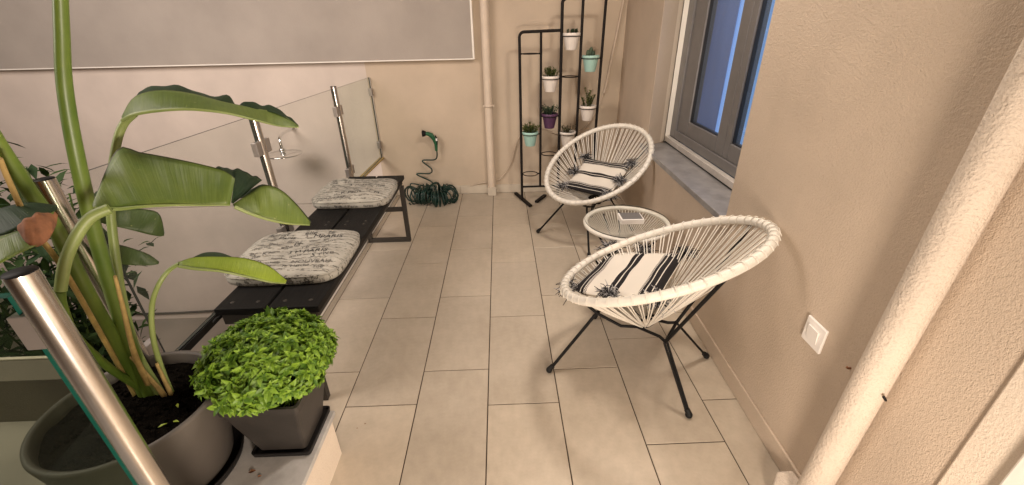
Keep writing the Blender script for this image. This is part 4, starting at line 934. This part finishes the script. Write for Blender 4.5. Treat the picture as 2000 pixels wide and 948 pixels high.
LEAVES = [
('top_leaf',[[-0.882, 1.03, 1.237], [-0.86, 1.06, 1.276], [-0.813, 1.08, 1.288], [-0.757, 1.1, 1.278], [-0.691, 1.12, 1.252], [-0.63, 1.14, 1.232], [-0.585, 1.16, 1.215], [-0.551, 1.18, 1.178]],[[-0.875, 1.02, 1.23], [-0.827, 1.0, 1.246], [-0.769, 1.0, 1.253], [-0.701, 1.0, 1.254], [-0.637, 1.02, 1.241], [-0.594, 1.06, 1.216], [-0.573, 1.12, 1.19], [-0.548, 1.17, 1.176]]),
('top_fold',[[-0.861, 1.065, 1.273], [-0.865, 1.12, 1.292], [-0.822, 1.14, 1.293], [-0.789, 1.15, 1.28], [-0.748, 1.16, 1.265], [-0.71, 1.17, 1.26], [-0.687, 1.15, 1.243]],[[-0.858, 1.06, 1.271], [-0.839, 1.08, 1.282], [-0.791, 1.09, 1.284], [-0.758, 1.1, 1.275], [-0.719, 1.11, 1.262], [-0.685, 1.12, 1.249], [-0.676, 1.13, 1.242]]),
('top_fold',[[-0.669, 1.14, 1.241], [-0.649, 1.16, 1.246], [-0.63, 1.18, 1.234], [-0.597, 1.19, 1.221], [-0.557, 1.19, 1.179]],[[-0.665, 1.13, 1.238], [-0.637, 1.13, 1.234], [-0.612, 1.14, 1.225], [-0.581, 1.15, 1.214], [-0.553, 1.18, 1.177]]),
('big_leaf',[[-0.845, 0.83, 1.095], [-0.864, 0.96, 1.176], [-0.831, 0.98, 1.164], [-0.761, 0.98, 1.148], [-0.69, 0.97, 1.133], [-0.641, 0.96, 1.121], [-0.618, 0.95, 1.106]],[[-0.837, 0.82, 1.09], [-0.808, 0.84, 1.08], [-0.768, 0.85, 1.08], [-0.714, 0.87, 1.074], [-0.664, 0.89, 1.064], [-0.638, 0.9, 1.06], [-0.623, 0.91, 1.055]]),
('big_dark',[[-0.687, 1.0, 1.118], [-0.673, 1.03, 1.107], [-0.651, 1.05, 1.091], [-0.628, 1.07, 1.062]],[[-0.62, 0.95, 1.104], [-0.626, 0.94, 1.077], [-0.631, 0.93, 1.055], [-0.635, 0.94, 1.048]]),
('big_tip',[[-0.623, 0.92, 1.053], [-0.612, 0.97, 1.059], [-0.581, 1.0, 1.071], [-0.548, 1.02, 1.039], [-0.512, 1.03, 0.956]],[[-0.614, 0.91, 1.051], [-0.594, 0.92, 1.031], [-0.57, 0.94, 1.006], [-0.541, 0.97, 0.98], [-0.511, 1.02, 0.952]]),
('big_tipfold',[[-0.65, 0.98, 1.046], [-0.626, 1.02, 1.057], [-0.598, 1.03, 1.062], [-0.554, 1.04, 1.024], [-0.515, 1.04, 0.955]],[[-0.633, 0.97, 1.05], [-0.606, 0.98, 1.055], [-0.579, 0.99, 1.061], [-0.546, 1.0, 1.012], [-0.514, 1.02, 0.955]]),
('small_leaf',[[-0.826, 0.95, 0.891], [-0.799, 0.97, 0.893], [-0.749, 0.99, 0.882], [-0.698, 1.01, 0.864], [-0.657, 1.03, 0.827], [-0.632, 1.05, 0.767]],[[-0.821, 0.94, 0.885], [-0.786, 0.94, 0.876], [-0.733, 0.95, 0.861], [-0.687, 0.97, 0.831], [-0.652, 1.0, 0.794], [-0.632, 1.04, 0.763]]),
('small_back',[[-0.802, 0.97, 0.893], [-0.808, 1.02, 0.88], [-0.783, 1.04, 0.868], [-0.735, 1.02, 0.861]],[[-0.799, 0.965, 0.891], [-0.78, 0.975, 0.882], [-0.748, 0.985, 0.875], [-0.722, 1.0, 0.867]]),
('behindA',[[-1.008, 0.98, 0.998], [-1.032, 1.05, 0.997], [-1.031, 1.1, 0.982], [-0.995, 1.12, 0.97], [-0.97, 1.12, 0.954], [-0.979, 1.12, 0.898]],[[-1.007, 0.98, 0.995], [-1.03, 1.03, 0.964], [-1.018, 1.06, 0.938], [-0.989, 1.08, 0.912], [-0.979, 1.1, 0.896], [-0.975, 1.11, 0.893]]),
('behindB',[[-1.025, 0.98, 0.933], [-1.071, 1.06, 0.895], [-1.074, 1.1, 0.863], [-1.061, 1.13, 0.825], [-1.04, 1.13, 0.798]],[[-1.04, 0.98, 0.901], [-1.077, 1.04, 0.847], [-1.078, 1.08, 0.817], [-1.048, 1.1, 0.803], [-1.036, 1.12, 0.796]]),
('near_dark',[[-0.97, 0.72, 1.113], [-0.921, 0.74, 1.125], [-0.914, 0.76, 1.125], [-0.907, 0.78, 1.121], [-0.891, 0.79, 1.114], [-0.883, 0.8, 1.106]],[[-0.911, 0.66, 1.099], [-0.862, 0.67, 1.101], [-0.843, 0.68, 1.107], [-0.833, 0.7, 1.112], [-0.846, 0.74, 1.11], [-0.865, 0.78, 1.105]]),
('near_green',[[-0.914, 0.66, 1.095], [-0.862, 0.67, 1.101], [-0.844, 0.68, 1.105], [-0.836, 0.69, 1.106], [-0.835, 0.71, 1.103]],[[-0.868, 0.6, 1.059], [-0.811, 0.61, 1.08], [-0.804, 0.63, 1.084], [-0.798, 0.65, 1.086], [-0.797, 0.68, 1.086]]),
('near_brown',[[-0.839, 0.68, 1.107], [-0.825, 0.69, 1.126], [-0.823, 0.71, 1.124], [-0.823, 0.73, 1.118], [-0.836, 0.75, 1.106]],[[-0.832, 0.675, 1.107], [-0.805, 0.655, 1.091], [-0.796, 0.66, 1.084], [-0.796, 0.68, 1.088], [-0.815, 0.72, 1.098]]),
('left_spear',[[-1.399, 1.2, 1.174], [-1.359, 1.18, 1.11], [-1.32, 1.16, 1.041], [-1.303, 1.14, 0.956]],[[-1.37, 1.15, 1.132], [-1.353, 1.14, 1.071], [-1.345, 1.13, 0.992], [-1.31, 1.12, 0.933]]),
]
t = thing('broad_leaved_plant', 'tall broad-leaved tropical plant with thick green stalks in the planter', 'plant', (-1.02, 0.925, 0.455))
for nm, pts, r0, r1 in STEMS:
    pts = [tuple(p) for p in pts]; first = pts[0]
    if first[2] < .62 and nm != 'dryB': pts = [(first[0] - .002, first[1], min(first[2], .47) - .02)] + pts
    if nm == 'hidden': pts = pts + [(pts[-1][0], pts[-1][1] + .01, .45)]
    m_ = MB(); P = spline(pts, 7); m = len(P)
    def rf(i, m, r0=r0, r1=r1): return r0 + (r1 - r0) * i / m + (0.004 * math.exp(-i / 5) if r0 > .01 else 0)
    m_.tube(P, r0, 14, rf=rf)
    obj('leaf_stalk' if 'dry' not in nm else 'dry_stalk', m_, 'sheath' if 'dry' in nm else ('stem_pale' if nm in ('small', 'big', 'top') else 'stem'), t)
# papery sheaths at the foot of the stalks
for (x, y, z, h, dx, dy, w_) in ((-1.00, .915, .47, .17, -.01, -.02, .004), (-.985, .92, .47, .13, .015, -.01, .003), (-1.035, .92, .47, .20, -.05, .0, .004)):
    m_ = MB(); n = 10; vs = []
    for i in range(n + 1):
        s_ = i / n
        for k in range(5):
            a = -1.9 + k * .75; rr_ = w_ * (1 - s_ * .75) + .003; vs.append((x + dx * s_ + rr_ * math.cos(a), y + dy * s_ + rr_ * math.sin(a), z + h * s_ + .004 * math.sin(k * 3 + i)))
    m_.add(vs, [(i * 5 + k, i * 5 + k + 1, (i + 1) * 5 + k + 1, (i + 1) * 5 + k) for i in range(n) for k in range(4)], smooth=True); obj('dry_sheath', m_, 'sheath', t, solid=0.001)
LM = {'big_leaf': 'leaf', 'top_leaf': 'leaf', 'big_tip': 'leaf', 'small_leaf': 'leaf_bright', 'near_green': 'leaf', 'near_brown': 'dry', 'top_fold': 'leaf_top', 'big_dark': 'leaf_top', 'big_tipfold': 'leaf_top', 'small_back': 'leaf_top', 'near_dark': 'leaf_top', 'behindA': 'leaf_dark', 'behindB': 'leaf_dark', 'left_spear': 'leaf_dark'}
for nm, up_, lo in LEAVES:
    n = 28; m = 8
    def rs_(pts):
        P = spline(pts, 8); L = [0]
        for i in range(1, len(P)): L.append(L[-1] + (P[i] - P[i - 1]).length)
        out = []
        for k in range(n + 1):
            s_ = L[-1] * k / n; j = 0
            while j < len(L) - 2 and L[j + 1] < s_: j += 1
            f = (s_ - L[j]) / max(1e-9, L[j + 1] - L[j]); out.append(P[j].lerp(P[j + 1], min(1, max(0, f))))
        return out
    U, Lw = rs_(up_), rs_(lo)
    if nm in ('near_brown', 'top_fold', 'big_dark'): U = [p + Vector((0, 0, 0.0015 * math.sin(i * 1.1) + 0.0025 * math.sin(i * .55))) for i, p in enumerate(U)]
    m_ = MB(); vs = []; uv = []
    cam_p = Vector((0, 0, 1.396))
    for i in range(n + 1):
        wv = (U[i] - Lw[i]).length; view = (cam_p - (U[i] + Lw[i]) / 2).normalized()
        for k in range(m + 1):
            s_ = k / m; bul = math.sin(math.pi * s_) * wv * 0.07
            rip = 0.0022 * math.sin(i * 1.9 + k * .5) * math.sin(math.pi * s_) * min(1, wv * 10)
            vs.append(Lw[i].lerp(U[i], s_) + view * (bul + rip)); uv.append((i / n, s_))
    m_.add(vs, [(i * (m + 1) + k, (i + 1) * (m + 1) + k, (i + 1) * (m + 1) + k + 1, i * (m + 1) + k + 1) for i in range(n) for k in range(m)], 0, True, uv)
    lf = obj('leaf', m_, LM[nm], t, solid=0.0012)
    if nm in ('big_leaf', 'top_leaf', 'big_tip', 'small_leaf'):
        m_ = MB(); m_.tube([p for p in Lw], 0.0045, 8, r1=0.0015); obj('midrib', m_, 'stem_pale', lf)

# dark foliage beyond the railing at far left
t = thing('dark_shrub', 'dark leafy shrub in the courtyard beyond the planter, far left', 'shrub', (-2.30, 1.75, -1.36))
m_ = MB(); ms = MB(); rq = random.Random(9)
for k in range(26):
    a = rq.uniform(0, 6.28); rr_ = rq.uniform(.05, .40); top = Vector((-2.30 + rr_ * math.cos(a), 1.75 + rr_ * 1.1 * math.sin(a), rq.uniform(.1, .85)))
    P = spline([(-2.30 + .05 * math.cos(a), 1.75 + .05 * math.sin(a), -1.36), (-2.30 + rr_ * .3 * math.cos(a), 1.75 + rr_ * .3 * math.sin(a), -.5), top], 6); ms.tube(P, .012, 6, r1=.004)
    for q in range(95):
        p = P[rq.randrange(4, len(P))] + Vector((rq.gauss(0, .07), rq.gauss(0, .07), rq.gauss(0, .07))); d = Vector((rq.uniform(-1, 1), rq.uniform(-1, 1), rq.uniform(-.6, .8)))
        leaf_quad(m_, p, d, Vector((0, 0, 1)), rq.uniform(.06, .12), rq.uniform(.012, .022), .2)
obj('foliage', m_, 'shrub', t); obj('stems', ms, 'basil_stem', t)
# fallen bits on the slab and tiles
m_ = MB()
for (x, y, z, s_) in ((-.80, .845, .2145, .007), (-.765, .83, .2145, .004), (-.86, .86, .2145, .003), (-.585, 1.19, .001, .0025), (-.61, 1.17, .001, .002)):
    leaf_quad(m_, Vector((x, y, z)), Vector((1, .4, .05)), Vector((0, 0, 1)), s_ * 3, s_, .3)
o = obj('fallen_debris', m_, 'dry'); tag(o, 'tiny dry plant bits scattered beside the planters', 'debris'); o['kind'] = 'stuff'
